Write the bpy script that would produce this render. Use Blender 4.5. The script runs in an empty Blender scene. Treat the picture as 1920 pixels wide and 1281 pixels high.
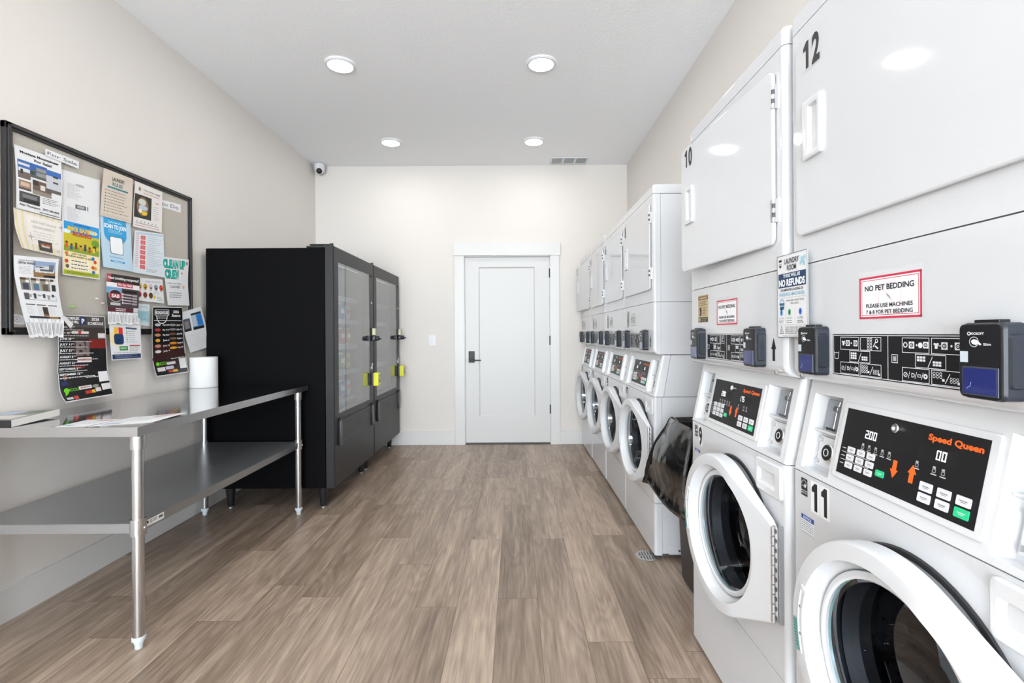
import bpy, bmesh, math, random
from math import sin, cos, pi, radians, atan2, sqrt
from mathutils import Vector, Matrix, noise
random.seed(7)
SC = bpy.context.scene
COL = SC.collection

# ------------------------------------------------------------------ camera / light / exposure
FPX, VPX, VPY, EYE, ROLL = 922.0, 967.0, 625.0, 1.21, radians(0.35)
XL, XR, YB, YF, ZC = -2.175, 1.222, 5.36, -4.3, 3.04      # left / right / back / front walls, ceiling
camd = bpy.data.cameras.new('camera'); cam = bpy.data.objects.new('camera', camd); COL.objects.link(cam)
camd.sensor_width = 36.0; camd.sensor_fit = 'HORIZONTAL'; camd.lens = FPX/1920*36
camd.shift_x = -(VPX-960)/1920; camd.shift_y = -(640.5-VPY)/1920
camd.clip_start = 0.02; camd.clip_end = 100
cam.matrix_world = Matrix.Translation((0, 0, EYE)) @ Matrix.Rotation(pi/2, 4, 'X') @ Matrix.Rotation(-ROLL, 4, 'Z')
SC.camera = cam
w = bpy.data.worlds.new('daylight'); SC.world = w; w.use_nodes = True
wn = w.node_tree; bg = wn.nodes['Background']
sky = wn.nodes.new('ShaderNodeTexSky'); sky.sky_type = 'HOSEK_WILKIE'; sky.sun_direction = (0.3, 0.5, 0.8); sky.turbidity = 4
wmix = wn.nodes.new('ShaderNodeMixRGB'); wmix.inputs[0].default_value = .65
wmix.inputs[2].default_value = (0.85, 0.93, 1.0, 1)
wn.links.new(sky.outputs[0], wmix.inputs[1]); wn.links.new(wmix.outputs[0], bg.inputs[0]); bg.inputs[1].default_value = 2.2
SC.view_settings.view_transform = 'Standard'; SC.view_settings.look = 'None'
SC.view_settings.exposure = 0.3; SC.view_settings.gamma = 1.0; SC.view_settings.use_curve_mapping = False
LAMP_W = 3.4
def area(name, loc, rot, sx, sy, power, col=(1, 1, 1), shape='RECTANGLE', spread=pi):
    l = bpy.data.lights.new(name, 'AREA'); l.shape = shape; l.size = sx
    if shape == 'RECTANGLE': l.size_y = sy
    l.energy = power; l.color = col; l.spread = spread
    o = bpy.data.objects.new(name, l); COL.objects.link(o); o.location = loc; o.rotation_euler = rot
    return o
# added fill lights inside the assumed front glazing, tilted up to brighten the ceiling
for (cx, wid, zc, hh) in ((-1.35, 1.1, 1.4, 2.1), (0.55, 0.8, 1.4, 2.1)):
    area('added_window_fill', (cx, YF+0.03, zc), (radians(108), 0, 0), wid, hh, 150, (0.85, 0.93, 1.0))
area('added_window_fill', (-0.35, YF+0.03, 1.2), (radians(112), 0, 0), .8, 2.0, 90, (0.85, 0.93, 1.0))  # same added fill, at the assumed glass door

# ------------------------------------------------------------------ materials
def nt(m): return m.node_tree.nodes, m.node_tree.links
_pm = {}
def pm(name, col, rough=.5, metal=0, coat=0, spec=.5, emit=None, es=0, trans=0, ior=1.5, bump=None, aniso=0, alpha=1, croughness=.05):
    if name in _pm: return _pm[name]
    m = bpy.data.materials.new(name); m.use_nodes = True; N, L = nt(m); b = N['Principled BSDF']
    c = (*col, 1) if len(col) == 3 else col
    b.inputs['Base Color'].default_value = c; b.inputs['Roughness'].default_value = rough; b.inputs['Metallic'].default_value = metal
    b.inputs['Coat Weight'].default_value = coat; b.inputs['Coat Roughness'].default_value = croughness
    b.inputs['Specular IOR Level'].default_value = spec; b.inputs['IOR'].default_value = ior
    b.inputs['Transmission Weight'].default_value = trans
    if aniso: b.inputs['Anisotropic'].default_value = aniso
    if emit: b.inputs['Emission Color'].default_value = (*emit, 1); b.inputs['Emission Strength'].default_value = es
    if bump:
        sc, st, dist = bump[:3]
        t = N.new('ShaderNodeTexNoise'); t.inputs['Scale'].default_value = sc; t.inputs['Detail'].default_value = 3
        g = N.new('ShaderNodeTexCoord'); src = g.outputs['Object']
        if len(bump) > 3:
            mp = N.new('ShaderNodeMapping'); mp.inputs['Scale'].default_value = bump[3]; L.new(src, mp.inputs[0]); src = mp.outputs[0]
        L.new(src, t.inputs['Vector'])
        bp = N.new('ShaderNodeBump'); bp.inputs['Strength'].default_value = st; bp.inputs['Distance'].default_value = dist
        L.new(t.outputs[0], bp.inputs['Height']); L.new(bp.outputs[0], b.inputs['Normal'])
    _pm[name] = m; return m
def srgb(h):
    h = h.lstrip('#'); v = [int(h[i:i+2], 16)/255 for i in (0, 2, 4)]
    return tuple(x/12.92 if x <= .04045 else ((x+.055)/1.055)**2.4 for x in v)
def ink(h, rough=.55): return pm('print_'+h.lstrip('#'), srgb(h), rough)
M = {}
M['wall'] = pm('warm_white_wall_paint', (.72, .68, .64), .65, bump=(90, .12, .002))
M['wallb'] = M['wall']
M['ceiling'] = pm('ceiling_paint', (.9, .91, .925), .7, bump=(45, .35, .004))
M['trim'] = pm('white_trim_paint', (.68, .675, .665), .35, bump=(60, .03, .001))
M['door'] = pm('white_door_paint', (.64, .635, .625), .4, bump=(14, .06, .004))
M['enamel'] = pm('white_enamel', (.66, .672, .695), .055, coat=.2, bump=(260, .02, .0006))
M['plastic'] = pm('white_plastic', (.70, .708, .725), .28)
M['ringplastic'] = pm('white_gloss_plastic', (.67, .68, .70), .2)
M['seam'] = pm('dark_seam', (.1, .1, .105), .7)
M['blackplastic'] = pm('black_plastic', (.012, .012, .014), .28)
M['readerside'] = pm('slate_plastic', (.016, .021, .03), .35)
M['paneldark'] = pm('panel_overlay_black', (.012, .0115, .013), .4, spec=.3)
M['chrome'] = pm('chrome', (.75, .75, .76), .16, 1)
M['hinge'] = pm('zinc_hinge', (.68, .68, .69), .35, .9)
M['slot'] = pm('coin_plate_grey', (.32, .34, .37), .35, .4)
M['rubber'] = pm('gasket_rubber', (.02, .02, .022), .5)
M['steel'] = pm('stainless_steel', (.55, .55, .56), .1, 1, bump=(30, .015, .0005, (40, 1, 1)))
M['steeledge'] = pm('stainless_edge', (.50, .50, .51), .3, 1, bump=(30, .03, .001, (1, 1, 8)))
M['galv'] = pm('galvanised_steel', (.42, .43, .44), .3, .75, bump=(60, .08, .0008))
M['tube'] = pm('galvanised_tube', (.62, .63, .65), .22, 1)
M['black'] = pm('black_powder_coat', (.003, .003, .0035), .6, spec=.06, bump=(400, .1, .0005))
M['charcoal'] = pm('charcoal_door_paint', (.02, .0195, .0205), .42, spec=.35)
M['darkgrey'] = pm('dark_grey_plastic', (.03, .03, .032), .4)
M['iron'] = pm('matte_black_hardware', (.02, .02, .02), .4, .6)
M['frameblack'] = pm('black_board_frame', (.014, .013, .013), .38, bump=(25, .2, .002, (1, 1, 1)))
M['lampglow'] = pm('lamp_diffuser', (1, 1, 1), .5, emit=(1, .97, .92), es=6)
M['white'] = pm('white_paper', (.76, .76, .77), .6)
M['bin'] = pm('brown_black_bin_plastic', (.022, .019, .018), .38)
M['towel'] = pm('white_paper_towel', (.72, .72, .715), .9, bump=(200, .2, .001))

def mat_glass(name, col, ior=1.45, rough=0):
    m = bpy.data.materials.new(name); m.use_nodes = True; N, L = nt(m); N.remove(N['Principled BSDF'])
    out = N['Material Output']; tr = N.new('ShaderNodeBsdfTransparent'); tr.inputs[0].default_value = (*col, 1)
    gl = N.new('ShaderNodeBsdfGlossy'); gl.inputs['Roughness'].default_value = rough
    fr = N.new('ShaderNodeFresnel'); ge = N.new('ShaderNodeNewGeometry'); im = N.new('ShaderNodeMix')   # same reflectance on both faces of the sheet
    im.inputs[2].default_value = ior; im.inputs[3].default_value = 1/ior; L.new(ge.outputs['Backfacing'], im.inputs[0]); L.new(im.outputs[0], fr.inputs['IOR']); mx = N.new('ShaderNodeMixShader')
    L.new(fr.outputs[0], mx.inputs[0]); L.new(tr.outputs[0], mx.inputs[1]); L.new(gl.outputs[0], mx.inputs[2]); L.new(mx.outputs[0], out.inputs[0])
    return m
M['vendglass'] = mat_glass('vending_glass', (.85, .88, .9), 3.3, .015)
M['pane'] = mat_glass('window_glass', (.95, .97, .97), 1.5)
M['bowl'] = mat_glass('washer_door_glass', (.66, .7, .75), 1.75, .0)
M['clear'] = mat_glass('clear_pocket_plastic', (.95, .95, .96), 1.4, .05)

def mat_cork():
    m = pm('grey_fabric_board', (.36, .33, .29), .9, bump=(350, .5, .001)); N, L = nt(m)
    t = N.new('ShaderNodeTexNoise'); t.inputs['Scale'].default_value = 260; cr = N.new('ShaderNodeValToRGB')
    cr.color_ramp.elements[0].color = (.40, .37, .325, 1); cr.color_ramp.elements[1].color = (.56, .52, .465, 1)
    g = N.new('ShaderNodeTexCoord'); L.new(g.outputs['Object'], t.inputs['Vector']); L.new(t.outputs[0], cr.inputs[0]); L.new(cr.outputs[0], N['Principled BSDF'].inputs['Base Color'])
    return m
M['cork'] = mat_cork()
def mat_bag():
    m = pm('black_bin_liner_film', (.006, .006, .007), .15, coat=.5, spec=.6); N, L = nt(m); b = N['Principled BSDF']
    g = N.new('ShaderNodeTexCoord'); t = N.new('ShaderNodeTexNoise'); t.inputs['Scale'].default_value = 6; t.inputs['Detail'].default_value = 1.5; t.inputs['Distortion'].default_value = 1.2
    bp = N.new('ShaderNodeBump'); bp.inputs['Strength'].default_value = .8; bp.inputs['Distance'].default_value = .03
    L.new(g.outputs['Object'], t.inputs['Vector']); L.new(t.outputs[0], bp.inputs['Height']); L.new(bp.outputs[0], b.inputs['Normal'])
    return m
M['bag'] = mat_bag()
def mat_drum():
    m = pm('perforated_drum_steel', (.3, .31, .33), .2, 1); N, L = nt(m); b = N['Principled BSDF']
    g = N.new('ShaderNodeTexCoord'); v = N.new('ShaderNodeTexVoronoi'); v.inputs['Scale'].default_value = 55
    cr = N.new('ShaderNodeValToRGB'); cr.color_ramp.elements[0].position = .12; cr.color_ramp.elements[0].color = (.003, .003, .003, 1)
    cr.color_ramp.elements[1].position = .2; cr.color_ramp.elements[1].color = (.3, .31, .33, 1)
    L.new(g.outputs['Object'], v.inputs['Vector']); L.new(v.outputs['Distance'], cr.inputs[0]); L.new(cr.outputs[0], b.inputs['Base Color'])
    return m
M['drum'] = mat_drum()
def mat_floor():
    m = pm('vinyl_plank_floor', (.3, .25, .2), .33); N, L = nt(m); b = N['Principled BSDF']
    def math_(op, a, c=None):
        n = N.new('ShaderNodeMath'); n.operation = op
        for i, x in enumerate((a, c)):
            if x is None: continue
            if isinstance(x, (int, float)): n.inputs[i].default_value = x
            else: L.new(x, n.inputs[i])
        return n.outputs[0]
    g = N.new('ShaderNodeTexCoord'); s = N.new('ShaderNodeSeparateXYZ'); L.new(g.outputs['Object'], s.inputs[0])
    W_, L_ = .181, 1.22
    px = math_('DIVIDE', math_('ADD', s.outputs[0], 10.043), W_); row = math_('FLOOR', px)
    wn1 = N.new('ShaderNodeTexWhiteNoise'); wn1.noise_dimensions = '1D'; L.new(row, wn1.inputs['W'])
    py = math_('ADD', math_('DIVIDE', math_('ADD', s.outputs[1], 10), L_), math_('MULTIPLY', wn1.outputs[0], 7.3)); colm = math_('FLOOR', py)
    cmb = N.new('ShaderNodeCombineXYZ'); L.new(row, cmb.inputs[0]); L.new(colm, cmb.inputs[1])
    wn2 = N.new('ShaderNodeTexWhiteNoise'); wn2.noise_dimensions = '3D'; L.new(cmb.outputs[0], wn2.inputs['Vector'])
    sep = N.new('ShaderNodeSeparateColor'); L.new(wn2.outputs['Color'], sep.inputs[0])
    # grain coordinates shifted per plank
    off = N.new('ShaderNodeVectorMath'); off.operation = 'MULTIPLY_ADD'; off.inputs[1].default_value = (37, 53, 11)
    L.new(wn2.outputs['Color'], off.inputs[0]); L.new(g.outputs['Object'], off.inputs[2])
    mp = N.new('ShaderNodeMapping'); mp.inputs['Scale'].default_value = (1, .1, 1); L.new(off.outputs[0], mp.inputs[0])
    n1 = N.new('ShaderNodeTexNoise'); n1.inputs['Scale'].default_value = 9; n1.inputs['Detail'].default_value = 6; n1.inputs['Roughness'].default_value = .62; n1.inputs['Distortion'].default_value = .8
    L.new(mp.outputs[0], n1.inputs['Vector'])
    mp2 = N.new('ShaderNodeMapping'); mp2.inputs['Scale'].default_value = (1, .045, 1); L.new(off.outputs[0], mp2.inputs[0])
    n2 = N.new('ShaderNodeTexNoise'); n2.inputs['Scale'].default_value = 95; n2.inputs['Detail'].default_value = 5; n2.inputs['Roughness'].default_value = .6
    L.new(mp2.outputs[0], n2.inputs['Vector'])
    # contour rings of a soft noise read as cathedral grain
    mp3 = N.new('ShaderNodeMapping'); mp3.inputs['Scale'].default_value = (1, .16, 1); L.new(off.outputs[0], mp3.inputs[0])
    n3 = N.new('ShaderNodeTexNoise'); n3.inputs['Scale'].default_value = 5.5; n3.inputs['Detail'].default_value = 2; L.new(mp3.outputs[0], n3.inputs['Vector'])
    rings = math_('SINE', math_('MULTIPLY', n3.outputs[0], 95))
    tone = math_('MULTIPLY', math_('SUBTRACT', sep.outputs[0], .5), .34)
    v = math_('ADD', math_('MULTIPLY', math_('SUBTRACT', n1.outputs[0], .5), 1.05), math_('MULTIPLY', math_('SUBTRACT', n2.outputs[0], .5), .85))
    v = math_('ADD', math_('ADD', v, tone), math_('ADD', math_('MULTIPLY', rings, .055), .5))
    cr = N.new('ShaderNodeValToRGB'); e = cr.color_ramp.elements
    e[0].position = .1; e[0].color = (*srgb('#6d5d50'), 1); e[1].position = .92; e[1].color = (*srgb('#c6b3a0'), 1)
    for p_, c_ in ((.36, '#8a7868'), (.52, '#9c897a'), (.7, '#b09c8a')):
        k = e.new(p_); k.color = (*srgb(c_), 1)
    L.new(v, cr.inputs[0])
    # seams
    fx = math_('FRACT', px); fy = math_('FRACT', py)
    dx = math_('MULTIPLY', math_('MINIMUM', fx, math_('SUBTRACT', 1, fx)), W_); dy = math_('MULTIPLY', math_('MINIMUM', fy, math_('SUBTRACT', 1, fy)), L_)
    d = math_('MINIMUM', dx, dy); seam = math_('LESS_THAN', d, .0011)
    mx = N.new('ShaderNodeMixRGB'); mx.inputs[2].default_value = (*srgb('#4c3d33'), 1)
    L.new(math_('MULTIPLY', seam, .7), mx.inputs[0]); L.new(cr.outputs[0], mx.inputs[1]); L.new(mx.outputs[0], b.inputs['Base Color'])
    L.new(math_('ADD', math_('MULTIPLY', n2.outputs[0], .25), .27), b.inputs['Roughness'])
    bp = N.new('ShaderNodeBump'); bp.inputs['Strength'].default_value = .2; bp.inputs['Distance'].default_value = .0015
    L.new(math_('SUBTRACT', n2.outputs[0], math_('MULTIPLY', seam, 2)), bp.inputs['Height']); L.new(bp.outputs[0], b.inputs['Normal'])
    return m
M['floor'] = mat_floor()

# ------------------------------------------------------------------ mesh helpers
def finish(me, smooth=35):
    me.shade_smooth(); me.set_sharp_from_angle(angle=radians(smooth))
class MB:
    def __init__(s): s.bm = bmesh.new(); s.mats = []
    def mi(s, m):
        if m not in s.mats: s.mats.append(m)
        return s.mats.index(m)
    def absorb(s, t, m, recalc=True):
        if recalc: bmesh.ops.recalc_face_normals(t, faces=t.faces)
        k = s.mi(m); mp = {}
        for v in t.verts: mp[v] = s.bm.verts.new(v.co)
        for f in t.faces:
            try: nf = s.bm.faces.new([mp[v] for v in f.verts]); nf.material_index = k
            except ValueError: pass
        t.free(); return s
    def box(s, x0, y0, z0, x1, y1, z1, m, bev=0, seg=2, rot=None, piv=None):
        t = bmesh.new(); bmesh.ops.create_cube(t, size=1)
        for v in t.verts: v.co = Vector(((x0+x1)/2+v.co.x*(x1-x0), (y0+y1)/2+v.co.y*(y1-y0), (z0+z1)/2+v.co.z*(z1-z0)))
        if bev: bmesh.ops.bevel(t, geom=t.edges[:], offset=bev, segments=seg, profile=.5, affect='EDGES')
        if rot:
            pv = Vector(piv) if piv else Vector(((x0+x1)/2, (y0+y1)/2, (z0+z1)/2))
            for v in t.verts: v.co = pv + rot @ (v.co-pv)
        return s.absorb(t, m)
    def prism(s, pts, vec, m, bev=0, seg=2):
        t = bmesh.new(); vec = Vector(vec); a = [t.verts.new(Vector(p)) for p in pts]; b = [t.verts.new(Vector(p)+vec) for p in pts]
        n = len(pts); t.faces.new(a); t.faces.new(list(reversed(b)))
        for i in range(n): t.faces.new((a[i], a[(i+1) % n], b[(i+1) % n], b[i]))
        if bev:
            es = [e for e in t.edges if (e.verts[0] in a) == (e.verts[1] in a)]
            bmesh.ops.bevel(t, geom=es, offset=bev, segments=seg, profile=.5, affect='EDGES')
        return s.absorb(t, m)
    def lathe(s, prof, org, axis, m, seg=32, close=False):
        t = bmesh.new(); ax = Vector(axis).normalized(); org = Vector(org)
        u = ax.orthogonal().normalized(); v = ax.cross(u); rows = []
        for r, h in prof:
            if r < 1e-6: rows.append([t.verts.new(org+ax*h)])
            else: rows.append([t.verts.new(org+ax*h+(u*cos(2*pi*i/seg)+v*sin(2*pi*i/seg))*r) for i in range(seg)])
        pairs = list(zip(rows, rows[1:]))
        if close: pairs.append((rows[-1], rows[0]))
        for a, b in pairs:
            for i in range(seg):
                j = (i+1) % seg
                if len(a) == 1 and len(b) == 1: continue
                if len(a) == 1: t.faces.new((a[0], b[i], b[j]))
                elif len(b) == 1: t.faces.new((a[i], a[j], b[0]))
                else: t.faces.new((a[i], a[j], b[j], b[i]))
        return s.absorb(t, m)
    def cyl(s, p0, p1, r, m, seg=24, r2=None, bev=0):
        p0 = Vector(p0); p1 = Vector(p1); L = (p1-p0).length; r2 = r if r2 is None else r2; b = min(bev, r*.5)
        prof = [(0, 0), (r-b, 0), (r, b), (r2, L-b), (r2-b, L), (0, L)] if b else [(0, 0), (r, 0), (r2, L), (0, L)]
        return s.lathe(prof, p0, p1-p0, m, seg)
    def grid(s, f, nu, nv, m):
        t = bmesh.new(); g = [[t.verts.new(f(i/nu, j/nv)) for i in range(nu+1)] for j in range(nv+1)]
        for j in range(nv):
            for i in range(nu): t.faces.new((g[j][i], g[j][i+1], g[j+1][i+1], g[j+1][i]))
        return s.absorb(t, m, False)
    def loft(s, rings, m, closed=True, cap0=False, cap1=False):
        t = bmesh.new(); rr = [[t.verts.new(Vector(p)) for p in r] for r in rings]; n = len(rr[0])
        for a, b in zip(rr, rr[1:]):
            for i in range(n if closed else n-1):
                j = (i+1) % n; t.faces.new((a[i], a[j], b[j], b[i]))
        if cap0: t.faces.new(list(reversed(rr[0])))
        if cap1: t.faces.new(rr[-1])
        return s.absorb(t, m)
    def faces(s, polys, m):
        k = s.mi(m)
        for p in polys:
            f = s.bm.faces.new([s.bm.verts.new(Vector(q)) for q in p]); f.material_index = k
        return s
    def build(s, name, parent=None, loc=None, smooth=35):
        me = bpy.data.meshes.new(name); s.bm.to_mesh(me); s.bm.free()
        for m in s.mats: me.materials.append(m)
        finish(me, smooth)
        o = bpy.data.objects.new(name, me); COL.objects.link(o)
        wm = o.modifiers.new('weighted_normals', 'WEIGHTED_NORMAL'); wm.keep_sharp = True; wm.weight = 60
        if parent: o.parent = parent
        if loc: o.location = loc
        return o
def tag(o, label=None, cat=None, group=None, kind=None):
    if label: o['label'] = label
    if cat: o['category'] = cat
    if group: o['group'] = group
    if kind: o['kind'] = kind
    return o
def empty(name, loc=(0, 0, 0), rz=0, label=None, cat=None, group=None):
    o = bpy.data.objects.new(name, None); COL.objects.link(o); o.location = loc; o.rotation_euler = (0, 0, rz); o.empty_display_size = .1
    return tag(o, label, cat, group)
def struct(mb, name, smooth=35, loc=None):
    o = mb.build(name, smooth=smooth, loc=loc); o['kind'] = 'structure'; return o
def copy_tree(o, parent=None, skip=()):
    c = o.copy(); COL.objects.link(c)
    if parent: c.parent = parent
    for ch in list(o.children):
        if ch.name.split('.')[0] not in skip: copy_tree(ch, c, skip)
    return c
def rrect(x0, y0, x1, y1, r, n=5):
    pts = []
    for cx, cy, a0 in ((x1-r, y1-r, 0), (x0+r, y1-r, 90), (x0+r, y0+r, 180), (x1-r, y0+r, 270)):
        for k in range(n+1):
            a = radians(a0+90*k/n); pts.append((cx+r*cos(a), cy+r*sin(a)))
    return pts

# ------------------------------------------------------------------ printing: text and shapes laid on a surface
_tc = {}
def text_tris(s, bold):
    key = (s, bold)
    if key in _tc: return _tc[key]
    cu = bpy.data.curves.new('t', 'FONT'); cu.body = s; cu.size = 1; cu.resolution_u = 3; cu.offset = .022 if bold else 0
    if bold >= 2: cu.offset = .04 if bold == 2 else .075
    o = bpy.data.objects.new('t', cu); COL.objects.link(o)
    dg = bpy.context.evaluated_depsgraph_get()
    me = bpy.data.meshes.new_from_object(o.evaluated_get(dg)); me.calc_loop_triangles()
    vs = [tuple(v.co[:2]) for v in me.vertices]; tr = [[vs[i] for i in t.vertices] for t in me.loop_triangles]
    x0 = min((v[0] for v in vs), default=0); x1 = max((v[0] for v in vs), default=1)
    bpy.data.objects.remove(o); bpy.data.curves.remove(cu); bpy.data.meshes.remove(me)
    _tc[key] = (tr, x0, x1); return _tc[key]
class Sheet:
    """u to the right, v DOWN from the top, both in metres; P(u, v, h) gives the 3D point."""
    def __init__(s, P, mb=None, step=.03, lay=.0003): s.P = P; s.mb = mb or MB(); s.step = step; s.lay = lay; s.rnd = random.Random(5)
    def rect(s, u0, v0, u1, v1, m, l=1):
        m = ink(m) if isinstance(m, str) else m
        nu = max(1, int(abs(u1-u0)/s.step)); nv = max(1, int(abs(v1-v0)/s.step))
        s.mb.grid(lambda a, b: Vector(s.P(u0+(u1-u0)*a, v1+(v0-v1)*b, l*s.lay)), nu, nv, m); return s
    def poly(s, pts, m, l=1):
        m = ink(m) if isinstance(m, str) else m
        s.mb.faces([[s.P(u, v, l*s.lay) for u, v in pts]], m); return s
    def disc(s, cu, cv, r, m, l=1, n=20, ry=None):
        ry = ry or r
        return s.poly([(cu+r*cos(2*pi*i/n), cv-ry*sin(2*pi*i/n)) for i in range(n)], m, l)
    def ring(s, cu, cv, r, w, m, l=1, n=20, a0=0, a1=360):
        for i in range(n):
            a = radians(a0+(a1-a0)*i/n); b = radians(a0+(a1-a0)*(i+1)/n)
            s.poly([(cu+r*cos(a), cv-r*sin(a)), (cu+r*cos(b), cv-r*sin(b)), (cu+(r-w)*cos(b), cv-(r-w)*sin(b)), (cu+(r-w)*cos(a), cv-(r-w)*sin(a))], m, l)
        return s
    def frame(s, u0, v0, u1, v1, w, m, l=1):
        s.rect(u0, v0, u1, v0+w, m, l); s.rect(u0, v1-w, u1, v1, m, l); s.rect(u0, v0, u0+w, v1, m, l); s.rect(u1-w, v0, u1, v1, m, l); return s
    def line(s, a, b, w, m, l=1):
        d = Vector((b[0]-a[0], b[1]-a[1])); n = Vector((-d.y, d.x)).normalized()*w/2
        return s.poly([(a[0]-n.x, a[1]-n.y), (b[0]-n.x, b[1]-n.y), (b[0]+n.x, b[1]+n.y), (a[0]+n.x, a[1]+n.y)][::-1], m, l)
    def text(s, t, u, v, size, m, align='L', bold=0, width=None, l=2, sx=1, rot=0):
        """size = cap height; (u, v) = baseline start / centre / end; width forces the total width"""
        m = ink(m) if isinstance(m, str) else m
        tr, x0, x1 = text_tris(t, bold); k = size/.72; kx = k*sx
        if width: kx = width/max(1e-6, (x1-x0))
        off = {'L': -x0*kx, 'C': -(x0+x1)/2*kx, 'R': -x1*kx}[align]; c_, s_ = cos(rot), sin(rot)
        out = []
        for t3 in tr:
            q = []
            for x, y in t3:
                a = x*kx+off; b = y*k
                q.append(s.P(u+a*c_-b*s_, v-(a*s_+b*c_), l*s.lay))
            out.append(q)
        s.mb.faces(out, m); return s
    def greek(s, u0, v0, u1, n, dv, th, m, ragged=.3, l=1, word=.012):
        for k in range(n):
            u = u0; end = u1-(u1-u0)*s.rnd.random()*ragged; v = v0+k*dv
            while u < end:
                w_ = min(word*(.5+s.rnd.random()), end-u)
                s.rect(u, v, u+w_, v+th, m, l); u += w_+word*.25
        return s

# ------------------------------------------------------------------ room
def wall_box(name, x0, y0, z0, x1, y1, z1, m, bev=0): return struct(MB().box(x0, y0, z0, x1, y1, z1, m, bev), name)
wall_box('floor', XL-.2, YF-.2, -.12, XR+.5, YB+.2, 0, M['floor'])
wall_box('ceiling', XL-.2, YF-.2, ZC, XR+.5, YB+.2, ZC+.12, M['ceiling'])
wall_box('wall_left', XL-.15, YF-.15, 0, XL, YB+.15, ZC, M['wall'])
wall_box('wall_right', XR, YF-.15, 0, XR+.15, YB+.15, ZC, M['wall'])
# back wall with the door opening
DX0, DX1, DZ = (872.5-967)/172.0, (1031-967)/172.0, 2.045
mb = MB()
mb.box(XL, YB, 0, DX0-.01, YB+.15, ZC, M['wall']); mb.box(DX1+.01, YB, 0, XR, YB+.15, ZC, M['wall']); mb.box(DX0-.01, YB, DZ+.01, DX1+.01, YB+.15, ZC, M['wall'])
struct(mb, 'wall_back')
wall_box('wall_beyond', DX0-.6, YB+.9, 0, DX1+.6, YB+1.0, ZC, M['wall'])['kind'] = 'structure'
# unseen front wall behind the camera, its glazing assumed
mb = MB(); xs = [XL, -1.9, -.8, -.75, .05, .15, .95, XR]
mb.box(XL, YF-.15, 0, -1.9, YF, ZC, M['wall']); mb.box(-.8, YF-.15, 0, -.75, YF, ZC, M['wall']); mb.box(.05, YF-.15, 0, .15, YF, ZC, M['wall']); mb.box(.95, YF-.15, 0, XR, YF, ZC, M['wall'])
mb.box(-1.9, YF-.15, 2.5, .95, YF, ZC, M['wall']); mb.box(-1.9, YF-.15, 0, -.8, YF, .6, M['wall']); mb.box(.15, YF-.15, 0, .95, YF, .6, M['wall'])
struct(mb, 'wall_front')
def window(name, x0, x1, z0, z1, bar=True):
    mb = MB(); f = .05
    for a in ((x0, z0, x1, z0+f), (x0, z1-f, x1, z1), (x0, z0, x0+f, z1), (x1-f, z0, x1, z1)): mb.box(a[0], YF-.1, a[1], a[2], YF-.03, a[3], M['frameblack'])
    if bar: mb.box((x0+x1)/2-.02, YF-.09, z0, (x0+x1)/2+.02, YF-.04, z1, M['frameblack'])
    o = struct(mb, name); g = MB().box(x0+.02, YF-.07, z0+.02, x1-.02, YF-.064, z1-.02, M['pane']).build('pane', o)
window('assumed_window_1', -1.9, -.8, .6, 2.5); window('assumed_window_2', .15, .95, .6, 2.5); window('assumed_door_2', -.75, .05, 0, 2.5, False)  # windows and glass door out of view, assumed
# baseboards
BH = .145
wall_box('baseboard_left', XL, YF, 0, XL+.016, YB, BH, M['trim'], .003)
mb = MB(); mb.box(XL+.016, YB-.016, 0, -.665, YB, BH, M['trim'], .003); mb.box(.46, YB-.016, 0, .74, YB, BH, M['trim'], .003); struct(mb, 'baseboard_back')
wall_box('baseboard_right', XR-.016, 1.97, 0, XR, 2.58, BH, M['trim'], .003)
# casing
mb = MB(); mb.box(DX0-.115, YB-.02, 0, DX0-.008, YB, DZ+.01, M['trim'], .002); mb.box(DX1+.006, YB-.02, 0, DX1+.105, YB, DZ+.01, M['trim'], .002)
mb.box(DX0-.125, YB-.028, DZ+.01, DX1+.118, YB, DZ+.15, M['trim'], .003)
mb.box(DX0-.012, YB, 0, DX0-.002, YB+.13, DZ+.008, M['trim']); mb.box(DX1+.001, YB, 0, DX1+.01, YB+.13, DZ+.008, M['trim']); mb.box(DX0-.01, YB, DZ+.001, DX1+.01, YB+.13, DZ+.01, M['trim'])
struct(mb, 'trim_1')
wall_box('trim_2', DX0, YB-.0, .0, DX1, YB+.12, .006, M['darkgrey'])
# door leaf: stiles and a recessed panel
d = empty('door_1', (0, YB+.012, 0)); d['kind'] = 'structure'
def doorleaf():
    a, b, z0, z1 = DX0, DX1-.001, .018, DZ-.004
    pa, pb, pz0, pz1 = (897.5-967)/172, (1003.5-967)/172, .30, 1.935
    mb = MB(); T = .04
    mb.box(a, 0, z0, pa, T, z1, M['door']); mb.box(pb, 0, z0, b, T, z1, M['door']); mb.box(pa, 0, z0, pb, T, pz0, M['door']); mb.box(pa, 0, pz1, pb, T, z1, M['door'])
    o = mb.build('leaf', d); o['kind'] = 'structure'
    mb = MB(); i = .014; y = .011
    P_ = [(pa, 0, pz0), (pb, 0, pz0), (pb, 0, pz1), (pa, 0, pz1)]; Q = [(pa+i, y, pz0+i), (pb-i, y, pz0+i), (pb-i, y, pz1-i), (pa+i, y, pz1-i)]
    mb.loft([P_, Q], M['door'], cap1=True); mb.build('door_panel', d, smooth=10)
doorleaf()
mb = MB(); hx = (884-967)/172; hz = 1.21-(669-625)/172
mb.box(hx-.033, -.012, hz-.062, hx+.033, -.0005, hz+.062, M['iron'], .003)
mb.cyl((hx, -.012, hz-.035), (hx, -.05, hz-.035), .014, M['iron']); mb.box(hx-.012, -.06, hz-.043, hx+.105, -.045, hz-.028, M['iron'], .004)
mb.build('door_handle', d)
for z in (1.865, 1.13, .38):
    MB().box(DX1-.006, -.014, z-.05, DX1+.006, -.0005, z+.05, M['iron'], .002).build('hinge', d)
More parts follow.
